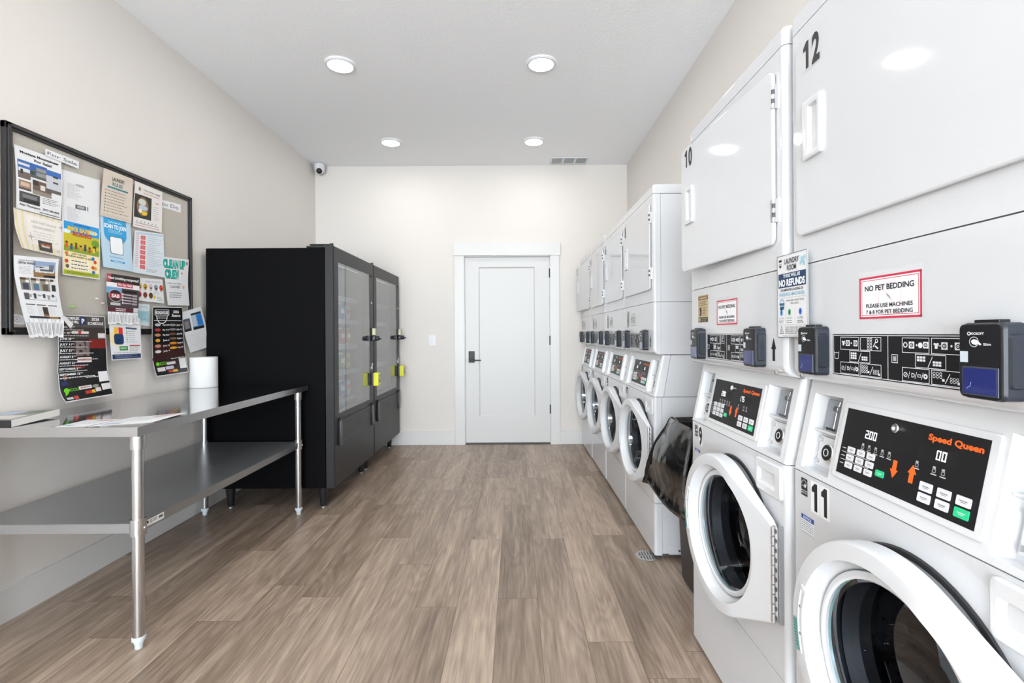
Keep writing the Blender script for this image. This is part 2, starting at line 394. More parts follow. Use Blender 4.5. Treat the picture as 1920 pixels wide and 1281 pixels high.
MB().box(DX0-.006, -.01, hz-.06, DX0-.001, .0, hz-.02, M['iron']).build('latch', d)

# ceiling lights (two rows of five, the third pair assumed, the last two pairs added); each carries its own lamp
def ceiling_light(x, y, label):
    t = empty('ceiling_light', (x, y, ZC), 0, label, 'ceiling light', 'round ceiling lights')
    mb = MB(); mb.lathe([(.082, -.004), (.084, -.016), (.094, -.014), (.1, -.006), (.1, -.0005)], (0, 0, 0), (0, 0, 1), M['plastic'], 40); mb.build('trim_ring', t)
    MB().lathe([(0, -.0125), (.06, -.0125), (.083, -.0115), (.083, -.006)], (0, 0, 0), (0, 0, 1), M['lampglow'], 40).build('diffuser', t)
    l = area('lamp', (0, 0, -.02), (0, 0, 0), .16, .16, LAMP_W, (1, .985, .965), 'DISK'); l.parent = t
LP = [(-1.177, 3.33, 'round white ceiling light, nearer one above the left side of the aisle'), (.184, 3.33, 'round white ceiling light, nearer one towards the machine side'),
      (-1.177, 4.68, 'round white ceiling light, farther one on the left, nearest the security camera'), (.184, 4.68, 'round white ceiling light, farther one on the right, nearest the air vent'),
      (-1.177, 1.98, 'assumed round white ceiling light above the left end of the steel table'), (.184, 1.98, 'assumed round white ceiling light overhead beside the dryer with an open door'),  # pair out of view, assumed from the spacing of the lights beyond
      (-1.177, -.72, 'added round white ceiling light behind the camera on the left, nearer one'), (.184, -.72, 'added round white ceiling light behind the camera on the right, nearer one'),  # from here on unseen, added for side light on near machines and table
      (-1.177, -2.1, 'added round white ceiling light on the left nearest the front windows'), (.184, -2.1, 'added round white ceiling light on the right nearest the front windows')]
for a in LP: ceiling_light(*a)
# vent
t = empty('ceiling_vent', (.575, 5.215, ZC), 0, 'white three-panel air vent in the ceiling near the far wall', 'vent')
mb = MB(); mb.box(-.2, -.1, -.008, .2, -.08, -.0005, M['plastic'], .002); mb.box(-.2, .08, -.008, .2, .1, -.0005, M['plastic'], .002)
for x in (-.2, -.0735, .0535, .18): mb.box(x, -.08, -.008, x+.02, .08, -.0005, M['plastic'])
mb.build('vent_frame', t)
mb = MB()
for i in range(3):
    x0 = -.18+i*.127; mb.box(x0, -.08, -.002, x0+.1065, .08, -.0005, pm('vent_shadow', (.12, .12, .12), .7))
    for k in range(10):
        y = -.078+k*.0165; mb.box(x0, y, -.0065, x0+.1065, y+.0095, -.003, pm('vent_louvre', (.5, .5, .5), .5), rot=Matrix.Rotation(radians(20), 3, 'X'))
mb.build('louvres', t)
# camera
t = empty('security_camera', (-2.09, 5.27, 2.975), 0, 'small white dome security camera in the far left ceiling corner', 'security camera')
mb = MB(); mb.lathe([(0, .06), (.052, .06), (.056, .05), (.056, .01), (.05, -.02), (.03, -.035), (0, -.04)], (0, 0, 0), (0, 0, 1), M['plastic'], 28)
mb.build('housing', t)
mb = MB(); a = Vector((.25, -.9, -.35)).normalized(); mb.lathe([(.036, 0), (.036, .012), (.03, .02)], a*.03+Vector((0, 0, -.01)), a, M['plastic'], 24); mb.build('collar', t)
mb = MB(); mb.lathe([(.03, 0), (.028, .008), (.018, .018), (0, .022)], a*.046+Vector((0, 0, -.01)), a, M['blackplastic'], 24); mb.build('lens', t)
MB().cyl((0, 0, .055), (0, 0, .0645), .03, M['plastic']).build('mounting_plate', t)
# light switch
t = empty('light_switch', (-.91, YB, 1.137), 0, 'white rocker light switch on the far wall left of the door', 'light switch')
MB().box(-.037, -.006, -.06, .037, -.0003, .06, M['plastic'], .002).build('wall_plate', t); MB().box(-.017, -.011, -.033, .017, -.006, .033, M['plastic'], .002).build('rocker', t)
# floor drain
t = empty('floor_drain', (.705, 2.66, 0), 0, 'round perforated metal floor drain at the foot of the fourth tower', 'drain')
mb = MB(); mb.lathe([(.06, .0005), (.062, .003), (.055, .005), (.052, .004)], (0, 0, 0), (0, 0, 1), M['hinge'], 32)
mb.lathe([(0, .001), (.054, .001)], (0, 0, 0), (0, 0, 1), M['seam'], 32); mb.build('rim', t)
mb = MB()
for k in range(-3, 4):
    hw = sqrt(max(0, .052**2-(k*.015)**2)); mb.box(k*.015-.004, -hw, .002, k*.015+.004, hw, .0045, M['hinge'])
mb.box(-.052, -.004, .002, .052, .004, .0045, M['hinge']); mb.build('grate', t)

# ------------------------------------------------------------------ washer / dryer tower (front faces -y, local origin at the middle of the front foot)
HW = .3400; DEP = .485
def profile(y1=.04, r=.014, n=5, ys=0):
    L = [(-HW, y1)]
    for k in range(n+1):
        a = pi+pi/2*k/n; L.append((-HW+r+r*cos(a), ys+r+r*sin(a)))
    return L + [(-x, y) for x, y in reversed(L)]
def front_shell(mb, z0, z1, m, holes=()):
    """front bezel with rounded vertical edges; flat front between the edges is left to the caller when holes are given"""
    pr = profile(); n = len(pr)//2
    if not holes:
        mb.loft([[(x, y, z0) for x, y in pr], [(x, y, z1) for x, y in pr]], m, closed=False)
    else:
        for part in (pr[:n], pr[n:]): mb.loft([[(x, y, z0) for x, y in part], [(x, y, z1) for x, y in part]], m, closed=False)
    mb.faces([[(x, y, z1) for x, y in pr][::-1], [(x, y, z0) for x, y in pr]], m)
def side_body(mb, z0, z1, m, zt0=None):
    g = .0012; mb.box(-HW+g, .0415, z0, -HW+.02, DEP, z1, m, .002); mb.box(HW-.02, .0415, z0, HW-g, DEP, z1, m, .002)
    mb.box(-HW+.02, .30 if False else DEP-.012, z0, HW-.02, DEP, z1, m)
tower = empty('washer_dryer_tower')
CX, CZ, RG = .03, .575, .195
# washer body, front plate with a round port
mb = MB(); z0, z1 = .2985, .864
side_body(mb, z0, z1, M['enamel']); mb.box(-HW+.02, .0415, z1-.012, HW-.02, DEP-.02, z1, M['enamel']); mb.box(-HW+.02, .0415, z0, HW-.02, DEP-.02, z0+.012, M['enamel'])
front_shell(mb, z0, z1, M['enamel'], holes=(1,))
xa = HW-.014; n = 64; hole = []; rim = []
for i in range(n):
    a = 2*pi*i/n; c, s_ = cos(a), sin(a); hole.append((CX+.2*c, 0, CZ+.2*s_))
    tx = ((xa-CX)/c if c > 0 else (-xa-CX)/c) if abs(c) > 1e-6 else 1e9
    tz = ((z1-CZ)/s_ if s_ > 0 else (z0-CZ)/s_) if abs(s_) > 1e-6 else 1e9
    k = min(tx, tz); rim.append((CX+k*c, 0, CZ+k*s_))
mb.loft([rim, hole], M['enamel'])
for cx, cz in ((xa, z1), (-xa, z1), (-xa, z0), (xa, z0)):        # fill the four corner slivers
    a = atan2(cz-CZ, cx-CX) % (2*pi); i = int(a/(2*pi/n)); mb.faces([[rim[i], (cx, 0, cz), rim[(i+1) % n]][::-1]], M['enamel'])
mb.loft([hole, [(x, .03, z) for x, y, z in hole]], M['rubber'])
mb.build('washer_cabinet', tower)
MB().lathe([(.222, .0005), (.222, .0045), (.231, .0035), (.234, .0005)], (CX+.011, 0, CZ+.009), (0, -1, 0), M['rubber'], 64).build('door_gap_shade', tower)  # dark ring stands for the shadow gap behind the ajar door
# gasket + drum
MB().lathe([(.2, .0), (.188, -.008), (.175, .02), (.182, .05), (.2, .06), (.215, .065)], (CX, .012, CZ), (0, 1, 0), M['rubber'], 48).build('door_gasket', tower)
mb = MB(); mb.lathe([(.178, .07), (.25, .075), (.26, .09), (.26, .38), (.2, .4), (0, .385)], (CX, 0, CZ), (0, 1, 0), M['drum'], 48)
for k in range(3):
    a = radians(90+120*k); ctr = Vector((CX+.235*cos(a), .23, CZ+.235*sin(a))); mb.box(ctr.x-.03, .1, ctr.z-.02, ctr.x+.03, .36, ctr.z+.02, M['drum'], .012, rot=Matrix.Rotation(-a+pi/2, 3, 'Y'))
mb.build('drum', tower)
# kick panel
mb = MB(); side_body(mb, .03, .296, M['enamel']); front_shell(mb, .022, .296, M['enamel']); mb.box(-HW+.03, .03, .004, HW-.03, DEP-.02, .03, M['seam'])  # last box: dark slab standing for the shadow under the machine
kp = mb.build('kick_panel', tower)
def side_bracket(parent):
    mb = MB(); mb.box(HW-.0012, .075, .026, HW+.0014, .2, .07, M['enamel'], .0008); mb.cyl((HW+.001, .13, .047), (HW+.0035, .13, .047), .006, M['chrome'], 12); mb.build('foot_bracket', parent)
for sx in (-1, 1):
    for y in (.07, .42): MB().cyl((sx*.28, y, 0), (sx*.28, y, .025), .018, M['blackplastic']).build('foot', tower)
# console (slanted) with two coin pockets
ZA, ZB_, SL = .8665, 1.0875, .046
mb = MB()
def CP(x, t, dep=0): # t metres up the slope
    H = ZB_-ZA; L = sqrt(H*H+SL*SL); ny, nz = -H/L, SL/L
    return Vector((x, SL*t/L-ny*dep, ZA+H*t/L-nz*dep))
LT = sqrt((ZB_-ZA)**2+SL**2)
pk = [(-.308, .012, -.202, .196), (.182, .012, .305, .196)]
def holes_plate(mb, P, x0, t0, x1, t1, holes, m):
    xs = sorted({x0, x1, *[h[0] for h in holes], *[h[2] for h in holes]}); ts = sorted({t0, t1, *[h[1] for h in holes], *[h[3] for h in holes]})
    for a, b in zip(xs, xs[1:]):
        for c, e in zip(ts, ts[1:]):
            mx, mt = (a+b)/2, (c+e)/2
            if any(h[0] < mx < h[2] and h[1] < mt < h[3] for h in holes): continue
            mb.faces([[P(a, c), P(b, c), P(b, e), P(a, e)]], m)
holes_plate(mb, CP, -HW+.012, 0, HW-.012, LT, pk, M['plastic'])
for s_ in (-1, 1):      # rounded vertical corners of the console and its cheeks
    A = []; B = []
    for k in range(6):
        a = pi/2*k/5; x = s_*(HW-.012+.012*sin(a)); dy = .012*(1-cos(a)); A.append((x, dy, ZA)); B.append((x, SL+dy, ZB_))
    A.append((s_*HW, .05, ZA)); B.append((s_*HW, .09, ZB_))
    mb.loft([A, B], M['plastic'], closed=False)
    xa_, xb_ = (s_*(HW-.0012), s_*(HW-.02)); yy = [(.052, ZA), (DEP, ZA), (DEP, ZB_), (.092, ZB_)]
    mb.prism([(xa_, y, z) for y, z in yy], (xb_-xa_, 0, 0), M['enamel'])
mb.faces([[(-HW, .0, ZA), (HW, .0, ZA), (HW, .08, ZA), (-HW, .08, ZA)][::-1], [(-HW+.01, SL, ZB_), (HW-.01, SL, ZB_), (HW-.01, .3, ZB_), (-HW+.01, .3, ZB_)]], M['plastic'])
PD = .034
for (a, c, b, e) in pk:     # pocket walls
    i = .006
    mb.loft([[CP(a, c), CP(b, c), CP(b, e), CP(a, e)], [CP(a+i, c+i*.5, PD), CP(b-i, c+i*.5, PD), CP(b-i, e-i, PD), CP(a+i, e-i, PD)]], M['plastic'], cap1=True)
console = mb.build('control_console', tower, smooth=30)
for (a, c, b, e) in pk:
    mb = MB(); mid = c+(e-c)*.52; w_ = b-a
    q = [CP(a+.004, mid, PD-.002), CP(b-.004, mid, PD-.002), CP(b-.004, mid+.004, .012), CP(a+.004, mid+.004, .012)]
    mb.prism(q, (0, 0, -.006), M['plastic'], .001)
    mb.build('pocket_shelf', console)
    mb = MB(); q0, q1 = a+w_*.12, b-.007
    mb.prism([CP(q0, mid+.008, PD-.002), CP(q1, mid+.008, PD-.002), CP(q1, e-.008, PD-.002), CP(q0, e-.008, PD-.002)], (0, -.004, 0), M['slot'])
    cu = (q0+q1)/2+.004; ta = mid+.06
    mb.cyl(CP(cu, ta, PD-.006), CP(cu, ta, PD-.018), .0085, M['chrome'], 20, bev=.001); mb.cyl(CP(cu, ta, PD-.0175), CP(cu, ta, PD-.0195), .0055, M['seam'], 16)
    mb.cyl(CP(cu+.002, ta, PD-.012), CP(cu+.006, e-.01, PD-.012), .003, M['chrome'], 10); mb.cyl(CP(cu, ta, PD-.012), CP(cu, mid+.012, PD-.012), .003, M['chrome'], 10)
    mb.box(*(CP(cu-.02, mid+.012, PD-.006)-Vector((0, .012, .002))), *(CP(cu+.014, mid+.016, PD-.006)), M['chrome'])
    mb.build('coin_slide', console)
    mb = MB(); t0 = c+.014
    mb.prism([CP(q0, t0, PD-.002), CP(q1+.004, t0, PD-.002), CP(q1+.004, mid-.01, PD-.002), CP(q0, mid-.01, PD-.002)], (0, -.006, 0), M['plastic'], .001)
    for (x, t_) in ((q0+.008, mid-.02), (q0+.008, t0+.01)): mb.cyl(CP(x, t_, PD-.008), CP(x, t_, PD-.013), .005, M['hinge'], 14)
    cc = ((q0+q1)/2+.008, (t0+mid)/2-.004)
    mb.cyl(CP(*cc, PD-.006), CP(*cc, PD-.02), .021, M['chrome'], 28, bev=.002); mb.cyl(CP(*cc, PD-.0195), CP(*cc, PD-.0215), .017, M['blackplastic'], 28)
    mb.lathe([(.009, 0), (.009, .001), (.0075, .001), (.0075, 0)], CP(*cc, PD-.0215), CP(0, 0, 0)-CP(0, 0, .01), M['white'], 20)
    mb.build('coin_box_lock', console)
# control panel
PX0, PX1, PT0, PT1 = -.173, .158, .036, .178
def PPf(x0, ttop, base):
    return lambda u, v, h: CP(x0+u, ttop-v, -(base+h))
mb = MB()
fr = rrect(PX0-.014, PT0-.012, PX1+.014, PT1+.012, .006, 3)
mb.loft([[CP(x, t_, -.0002) for x, t_ in fr], [CP(x, t_, -.003) for x, t_ in fr], [CP(x, t_, -.0042) for x, t_ in rrect(PX0-.012, PT0-.01, PX1+.012, PT1+.01, .006, 3)]], M['plastic'], cap1=True)
S = Sheet(PPf(PX0, PT1, .0045), mb, 1); PW, PH = PX1-PX0, PT1-PT0
S.rect(0, 0, PW, PH, M['paneldark'], 0)
W_ = '#f2f2f2'; Ls = '#8d8d8d'
OR = pm('orange_print', srgb('#ff6a1f'), .5)
S.text('Speed Queen', PW*.66, PH*.16, .0105, OR, 'L', 2, width=PW*.315)
for (x, s0) in ((.20, 'left'), (.62, 'right')):
    S.rect(PW*x-.002, PH*.235, PW*x+PW*.23, PH*.42, '#0a0a0a', 1)
    for k, lab in enumerate(('', '', '', '', '')):
        if s0 == 'right' and k in (1, 4): continue
        u = PW*(x-.01)+k*PW*.055; S.rect(u, PH*.46, u+.006, PH*.485, '#b8b8b8', 1); S.frame(u, PH*.49, u+.007, PH*.535, .001, '#b8b8b8', 1); S.rect(u-.002, PH*.55, u+.01, PH*.562, '#cfcfcf', 1)
for k in range(3):
    v = PH*(.575+.115*k); S.rect(PW*.02, v+.004, PW*.055, v+.0055, '#dddddd', 1)
    if k < 2: S.rect(PW*.02, v+.0125, PW*.28, v+.0135, '#e8e8e8', 1)
cp = mb.build('control_panel', tower, smooth=30)
DIG = {'0': 'abcdef', '1': 'bc', '2': 'abged', '5': 'afgcd', '7': 'abc', '8': 'abcdefg'}
def seg7(S, s, u, v, h, m, w=.52):
    x = u; W7 = h*w; th = h*.13
    for ch in s:
        if ch == '.': S.rect(x-h*.1, v+h-th, x-h*.1+th, v+h, m, 2); continue
        for g in DIG.get(ch, ''):
            r = {'a': (0, 0, W7, th), 'b': (W7-th, 0, W7, h/2), 'c': (W7-th, h/2, W7, h), 'd': (0, h-th, W7, h), 'e': (0, h/2, th, h), 'f': (0, 0, th, h/2), 'g': (0, h/2-th/2, W7, h/2+th/2)}[g]
            S.rect(x+r[0], v+r[1], x+r[2], v+r[3], m, 2)
        x += W7+h*.16
LED = pm('led_digits', (.9, .92, .95), .4, emit=(.9, .95, 1), es=1.2)
def display(name, s, u, base):
    S = Sheet(PPf(PX0, PT1, .0048), None, 1); seg7(S, '8'*4, base, PH*.26, .0165, ink('#1b1b1c')); seg7(S, s, u, PH*.26, .0165, LED)
    return S.mb.build(name, cp, smooth=30)
disp_a = display('display', '2.00', PW*.205, PW*.205); disp_b = display('display', '0.00'[2:], PW*.62+.036, PW*.62)
def key(u, v, w_, h, m, dashes=True):
    mb = MB(); P = PPf(PX0, PT1, .0048); r = rrect(u, v, u+w_, v+h, .002, 3)
    mb.loft([[P(a, b, 0) for a, b in r], [P(a, b, .0012) for a, b in r]], m, cap1=True)
    S = Sheet(PPf(PX0, PT1, .0061), mb, 1)
    S.rect(u+w_*.25, v+h*.42, u+w_*.8, v+h*.5, '#77797c' if dashes else '#d8fff0', 1); S.rect(u+w_*.35, v+h*.6, u+w_*.7, v+h*.66, '#77797c' if dashes else '#d8fff0', 1)
    return mb.build('key', cp, smooth=30)
KW = pm('key_white', (.75, .75, .78), .4); KG = pm('key_green', srgb('#2fc98a'), .4)
for r in range(3):
    for c in range(3): key(PW*(.075+.088*c), PH*(.565+.115*r), PW*.067, PH*.088, KW)
o = key(PW*.345, PH*.745, PW*.067, PH*.088, KG, False); o['label'] = 'green start key of the washer'
for r in range(2):
    for c in range(3):
        if r == 1 and c == 2: o = key(PW*.885, PH*.815, PW*.08, PH*.11, KG, False); o['label'] = 'green start key of the dryer'
        else: key(PW*(.665+.11*c), PH*(.68+.135*r), PW*.08, PH*.11, KW)
def arrow(u, v, sgn, m, P, w_=.019, h=.033, name='arrow', parent=None):
    pts = [(-.25, .5), (.25, .5), (.25, -.02), (.5, -.02), (0, -.5), (-.5, -.02), (-.25, -.02)]
    pts = [(u+x*w_, v+sgn*y*h) for x, y in pts]; mb = MB()
    mb.loft([[P(a, b, 0) for a, b in pts], [P(a, b, .0004) for a, b in pts]], m, cap1=True); return mb.build(name, parent)
arrow(PW*.475, PH*.66, -1, OR, PPf(PX0, PT1, .0048), parent=cp); arrow(PW*.6, PH*.64, 1, OR, PPf(PX0, PT1, .0048), parent=cp)
mb = MB(); c0 = (PX0+PW*.44, PT1-PH*.13); mb.lathe([(.009, 0), (.009, .005), (.0075, .007), (.005, .007), (.005, .004), (0, .004)], CP(*c0, -.0045), CP(0, 0, 0)-CP(0, 0, .01), M['chrome'], 24); mb.build('panel_lock', cp)
# lower front of the dryer (flat panel, rolled lip at its bottom)
mb = MB()
def lip(z0, z1, m):
    rings = []; pr = profile()
    for k in range(6):
        a = pi/2*k/5; ys = .034*(1-sin(a)); z = z0+.03*(1-cos(a))
        rings.append([(x, max(y, 0)+ys if y < .039 else y, z) for x, y in pr])
    rings.append([(x, y, z1) for x, y in pr]); mb.loft(rings, m, closed=False)
    mb.faces([[(x, y, z1) for x, y in pr][::-1], [(x, y, z0) for x, y in ([(-HW, .04), (-HW, .036), (HW, .036), (HW, .04)])]], m)
lip(1.09, 1.371, M['enamel']); side_body(mb, 1.092, 1.372, M['enamel'])
mb.box(-HW+.02, .05, 1.355, HW-.02, DEP, 1.371, M['enamel']); mb.box(-HW+.02, .04, 1.09, HW-.02, DEP, 1.1, M['enamel'])
panel = mb.build('dryer_front_panel', tower)
for s_ in (-1, 1):
    MB().cyl((s_*.295, .004, 1.101), (s_*.295, -.004, 1.101), .005, M['chrome'], 14, bev=.001).build('screw', panel)
FP = lambda x0, z0, b=.0003: (lambda u, v, h: (x0+u, -b-h, z0-v))
# pictogram strip
def strip():
    S = Sheet(FP(-.175, 1.204), None, 1, .0002); W, H = .335, .088; w1 = '#e6e9ee'
    S.rect(0, 0, W, H, M['paneldark'], 0); S.frame(.002, .002, W-.002, H-.002, .0013, w1, 1)
    half = W*.485
    S.rect(half, .002, half+.0013, H-.002, w1, 1)
    def shirt(u, v, k=.010):
        S.poly([(u+k*a, v+k*b) for a, b in ((.2, 0), (.4, .12), (.6, .12), (.8, 0), (1.05, .2), (.9, .4), (.78, .32), (.78, 1), (.22, 1), (.22, .32), (.1, .4), (-.05, .2))], w1, 2)
    def drumic(u, v, k=.012):
        S.rect(u, v, u+k, v+k, w1, 2); S.disc(u+k*.5, v+k*.5, k*.34, M['paneldark'], 3, 14); S.ring(u+k*.5, v+k*.5, k*.2, k*.1, w1, 4, 10)
    def dots(u, v, r, c, solid, k=.0062):
        for j in range(r):
            for i in range(c):
                if solid: S.rect(u+i*k, v+j*k*.8, u+i*k+k*.85, v+j*k*.8+k*.6, w1, 2)
                else: S.ring(u+i*k+k*.4, v+j*k*.8+k*.3, k*.42, k*.14, w1, 2, 10)
    for hx in (0, half):
        x1 = hx+.026 if hx == 0 else hx+.037; bw = .058; g = .004
        if hx:
            bw = .0595; x1 = hx+.035
        S.frame(x1, .006, x1+bw, .033, .0011, w1, 1); S.frame(x1+bw+g, .006, x1+2*bw+g, .033, .0011, w1, 1)
        S.frame(x1+bw*.5, .034, x1+bw*1.55, .058, .0011, w1, 1)
        S.frame(x1, .059, x1+bw, .084, .0011, w1, 1); S.frame(x1+bw+g, .059, x1+2*bw+g, .084, .0011, w1, 1)
        if hx == 0:
            shirt(x1+.005, .014); S.line((x1+.013, .019), (x1+.019, .019), .0012, w1, 2); drumic(x1+.018, .013); S.disc(x1+.035, .019, .002, w1, 2, 8); drumic(x1+.042, .013)
            for i in range(2):
                for j in range(4): S.frame(x1+bw+g+.02+i*.0075, .008+j*.006, x1+bw+g+.026+i*.0075, .013+j*.006, .001, w1, 2)
            S.ring(x1+bw+g+.046, .013, .004, .0015, w1, 2); S.line((x1+bw+g+.043, .016), (x1+bw+g+.037, .025), .002, w1, 2); S.line((x1+bw+g+.042, .023), (x1+bw+g+.05, .028), .003, w1, 2)
            S.line((.0055, .038), (.0075, .053), .0013, w1, 2); S.line((.0075, .053), (.0185, .053), .0013, w1, 2); S.line((.0185, .053), (.0205, .038), .0013, w1, 2); S.line((.005, .0405), (.021, .0405), .0013, w1, 2)
        else:
            S.ring(x1+.008, .019, .005, .0018, w1, 2); drumic(x1+.016, .013); S.disc(x1+.033, .019, .0018, w1, 2, 8); S.disc(x1+.041, .019, .005, w1, 2, 14)
            drumic(x1+.047, .013, .011); q = x1+bw+g; shirt(q+.005, .014); S.line((q+.014, .019), (q+.02, .019), .0012, w1, 2); drumic(q+.02, .013); S.disc(q+.039, .019, .002, w1, 2, 8); drumic(q+.045, .013)
            S.frame(hx+.01, .037, hx+.025, .053, .0013, w1, 2); S.rect(hx+.0135, .0405, hx+.0215, .0495, '#a9adb4', 2)
        q = x1+bw*.5; dots(q+.004, .038, 2+(hx == 0), 3, True); S.line((q+.027, .056), (q+.036, .038), .0012, w1, 2); dots(q+.037, .045, 2, 3, True, .0058)
        S.ring(x1+.008, .072, .0045, .0012, w1, 2); S.line((x1+.005, .075), (x1+.011, .069), .001, w1, 2); S.line((x1+.014, .078), (x1+.018, .066), .001, w1, 2)
        S.text('D', x1+.0215, .0755, .0075, w1, 'L', 1); S.line((x1+.029, .078), (x1+.033, .066), .001, w1, 2); S.frame(x1+.0345, .0695, x1+.0425, .0745, .0011, w1, 2)
        S.line((x1+.043, .078), (x1+.047, .066), .001, w1, 2); S.ring(x1+.0515, .072, .0045, .0028, w1, 2)
        q = x1+bw+g; dots(q+.003, .063, 3 if hx == 0 else 2, 3, False, .0065); S.rect(q+.021, .073, q+.026, .077, w1, 2); S.line((q+.027, .08), (q+.036, .064), .0012, w1, 2); dots(q+.036, .07, 2, 3, False, .0058); S.rect(q+.05, .076, q+.055, .08, w1, 2)
    return S.mb.build('instruction_strip', panel, smooth=30)
strip()
arrow(.0, .0, 1, ink('#1c1f24'), FP(.283, 1.162), .024, .062, 'arrow_decal', panel)
# card readers
def reader(cx):
    w2, zt, zb, pr = .0345, 1.221, 1.111, .03
    mb = MB(); r = rrect(cx-w2, zb, cx+w2, zt, .009, 4); r2 = rrect(cx-w2+.003, zb+.003, cx+w2-.003, zt-.003, .008, 4)
    mb.loft([[(x, -.0008, z) for x, z in r], [(x, -pr+.004, z) for x, z in r], [(x, -pr, z) for x, z in r2]], M['readerside'], cap0=True, cap1=True)
    for s_ in (-1, 1):
        q = rrect(-.028+.002, zb+.018, -.003, zt-.016, .006, 3)
        A = [(cx+s_*w2, y, z) for y, z in q]; B = [(cx+s_*(w2+.004), y, z) for y, z in rrect(-.028+.004, zb+.02, -.005, zt-.018, .006, 3)]
        mb.loft([A, B], M['readerside'], cap1=True)
    mb.box(cx-.02, -.022, zt-.001, cx+.018, -.006, zt+.0045, M['blackplastic'], .001)
    o = mb.build('card_reader', tower)
    o['label'] = 'black card reader box with a small blue screen'
    mb = MB(); f = rrect(cx-w2+.002, zb+.002, cx+w2-.002, zt-.002, .008, 4)
    mb.loft([[(x, -pr-.0002, z) for x, z in f], [(x, -pr-.0022, z) for x, z in f], [(x, -pr-.003, z) for x, z in rrect(cx-w2+.004, zb+.004, cx+w2-.004, zt-.004, .007, 4)]], M['blackplastic'], cap1=True)
    S = Sheet(lambda u, v, h: (cx-w2+u, -pr-.0031-h, zt-v), mb, 1, .0002)
    S.ring(.0185, .0155, .0028, .0012, '#e8eef2', 1); S.text('KIOSOFT', .022, .0172, .0034, '#e8eef2', 'L', 1, width=.02)
    S.ring(.0265, .0275, .0075, .0009, '#cfd6dc', 1, 24); S.poly([(.022, .0265), (.026, .0235), (.031, .0245), (.0385, .031), (.036, .0325), (.033, .03), (.03, .032), (.024, .0305)], '#e8eef2', 2)
    S.text('Slim', .041, .0325, .0036, '#dfe6ea', 'L', 1, width=.0115)
    S.rect(.004, .0415, .017, .0575, '#c9d3da', 1)
    for k in range(4): S.rect(.0125+.0095*k, .0605, .0145+.0095*k, .0613, '#6b6f45' if k == 0 else '#4a4a48', 1)
    S.mb.build('face_plate', o)
    mb = MB(); scx0, scx1, sz0, sz1 = cx-.0245, cx+.0265, zb+.008, zb+.0445
    mb.box(scx0-.0025, -pr-.0042, sz0-.0025, scx1+.0025, -pr-.003, sz1+.0025, pm('screen_bezel', (.06, .07, .09), .2), .0005)
    mb.box(scx0, -pr-.0048, sz0, scx1, -pr-.0042, sz1, pm('blue_lcd', (.02, .025, .12), .06, emit=(.05, .07, .3), es=.16, coat=1))
    S = Sheet(lambda u, v, h: (scx0+u, -pr-.005-h, sz1-v), mb, 1, .0001)
    S.line((.006, .03), (.012, .026), .0007, '#9fb6ff', 1); S.line((.012, .026), (.0135, .02), .0007, '#9fb6ff', 1)
    S.mb.build('screen', o)
reader(-.222); reader(.208)
# dryer drum housing and top
mb = MB(); z0, z1 = 1.3735, 1.9485
front_shell(mb, z0, z1, M['enamel'], holes=(1,)); side_body(mb, z0, z1, M['enamel'])
xa = HW-.014; Q = lambda x, z: Vector((x, 0, z))
holes_plate(mb, Q, -xa, z0, xa, z1, [(-.2, 1.53, .2, 1.84)], M['enamel'])
mb.loft([[(-.2, 0, 1.53), (.2, 0, 1.53), (.2, 0, 1.84), (-.2, 0, 1.84)], [(-.2, .2, 1.53), (.2, .2, 1.53), (.2, .2, 1.84), (-.2, .2, 1.84)]], M['hinge'], cap1=True)
mb.build('dryer_cabinet', tower)
mb = MB(); pr = profile()
mb.loft([[(x, y if y > .03 else y, 1.951) for x, y in pr]+[(HW, DEP, 1.951), (-HW, DEP, 1.951)], [(x, y, 1.99) for x, y in pr]+[(HW, DEP, 1.99), (-HW, DEP, 1.99)],
         [(x*.985, y+.006 if y < .03 else y, 2.0) for x, y in pr]+[(HW*.985, DEP, 2.0), (-HW*.985, DEP, 2.0)]], M['enamel'], cap0=True, cap1=True)
mb.build('top_cover', tower)
for za, zb in ((1.944, 1.952), (1.3695, 1.3755), (.8615, .868), (.294, .3)):
    MB().box(-HW+.008, .012, za, HW-.008, DEP-.012, zb, M['seam']).build('joint_strip', tower)

# dryer door, hinged on its right edge: origin at the hinge
HX = .302
mb = MB(); r = rrect(-.6, 1.441, 0, 1.903, .02, 5); r2 = rrect(-.596, 1.445, -.004, 1.899, .018, 5)
mb.loft([[(x, -.003, z) for x, z in r], [(x, -.01, z) for x, z in r], [(x, -.0125, z) for x, z in r2]], M['enamel'], cap0=True, cap1=True)
dd = mb.build('dryer_door', tower, (HX, 0, 0))
def handle():
    a, b, c, e = -.557, -.487, 1.612, 1.748
    o = rrect(a, c, b, e, .006, 3); i1 = rrect(a+.006, c+.005, b-.004, e-.005, .005, 3); i2 = rrect(a+.022, c+.014, b-.012, e-.014, .005, 3); i3 = rrect(a+.028, c+.02, b-.016, e-.02, .005, 3)
    mb = MB(); mb.loft([[(x, -.0126, z) for x, z in o], [(x, -.02, z) for x, z in o], [(x, -.0215, z) for x, z in i1], [(x, -.0205, z) for x, z in i2], [(x, -.0132, z) for x, z in i3]], M['ringplastic'], cap1=True)
    mb.build('door_handle', dd)
handle()
for z in (1.53, 1.83):
    mb = MB()
    for k in range(5): mb.cyl((.003, -.011, z-.03+k*.012), (.003, -.011, z-.0185+k*.012), .0045, M['hinge'] if k % 2 == 0 else M['seam'], 12)
    mb.box(-.006, -.0138, z-.03, .001, -.0125, z+.03, M['hinge']); mb.box(.001, -.008, z-.031, .007, -.0008, z+.031, M['hinge']); mb.build('hinge', dd)
MB().lathe([(.0, -.006), (.2, -.001)], (-.3, 0, 1.68), (0, -1, 0), M['plastic']).build('inner_liner', dd)
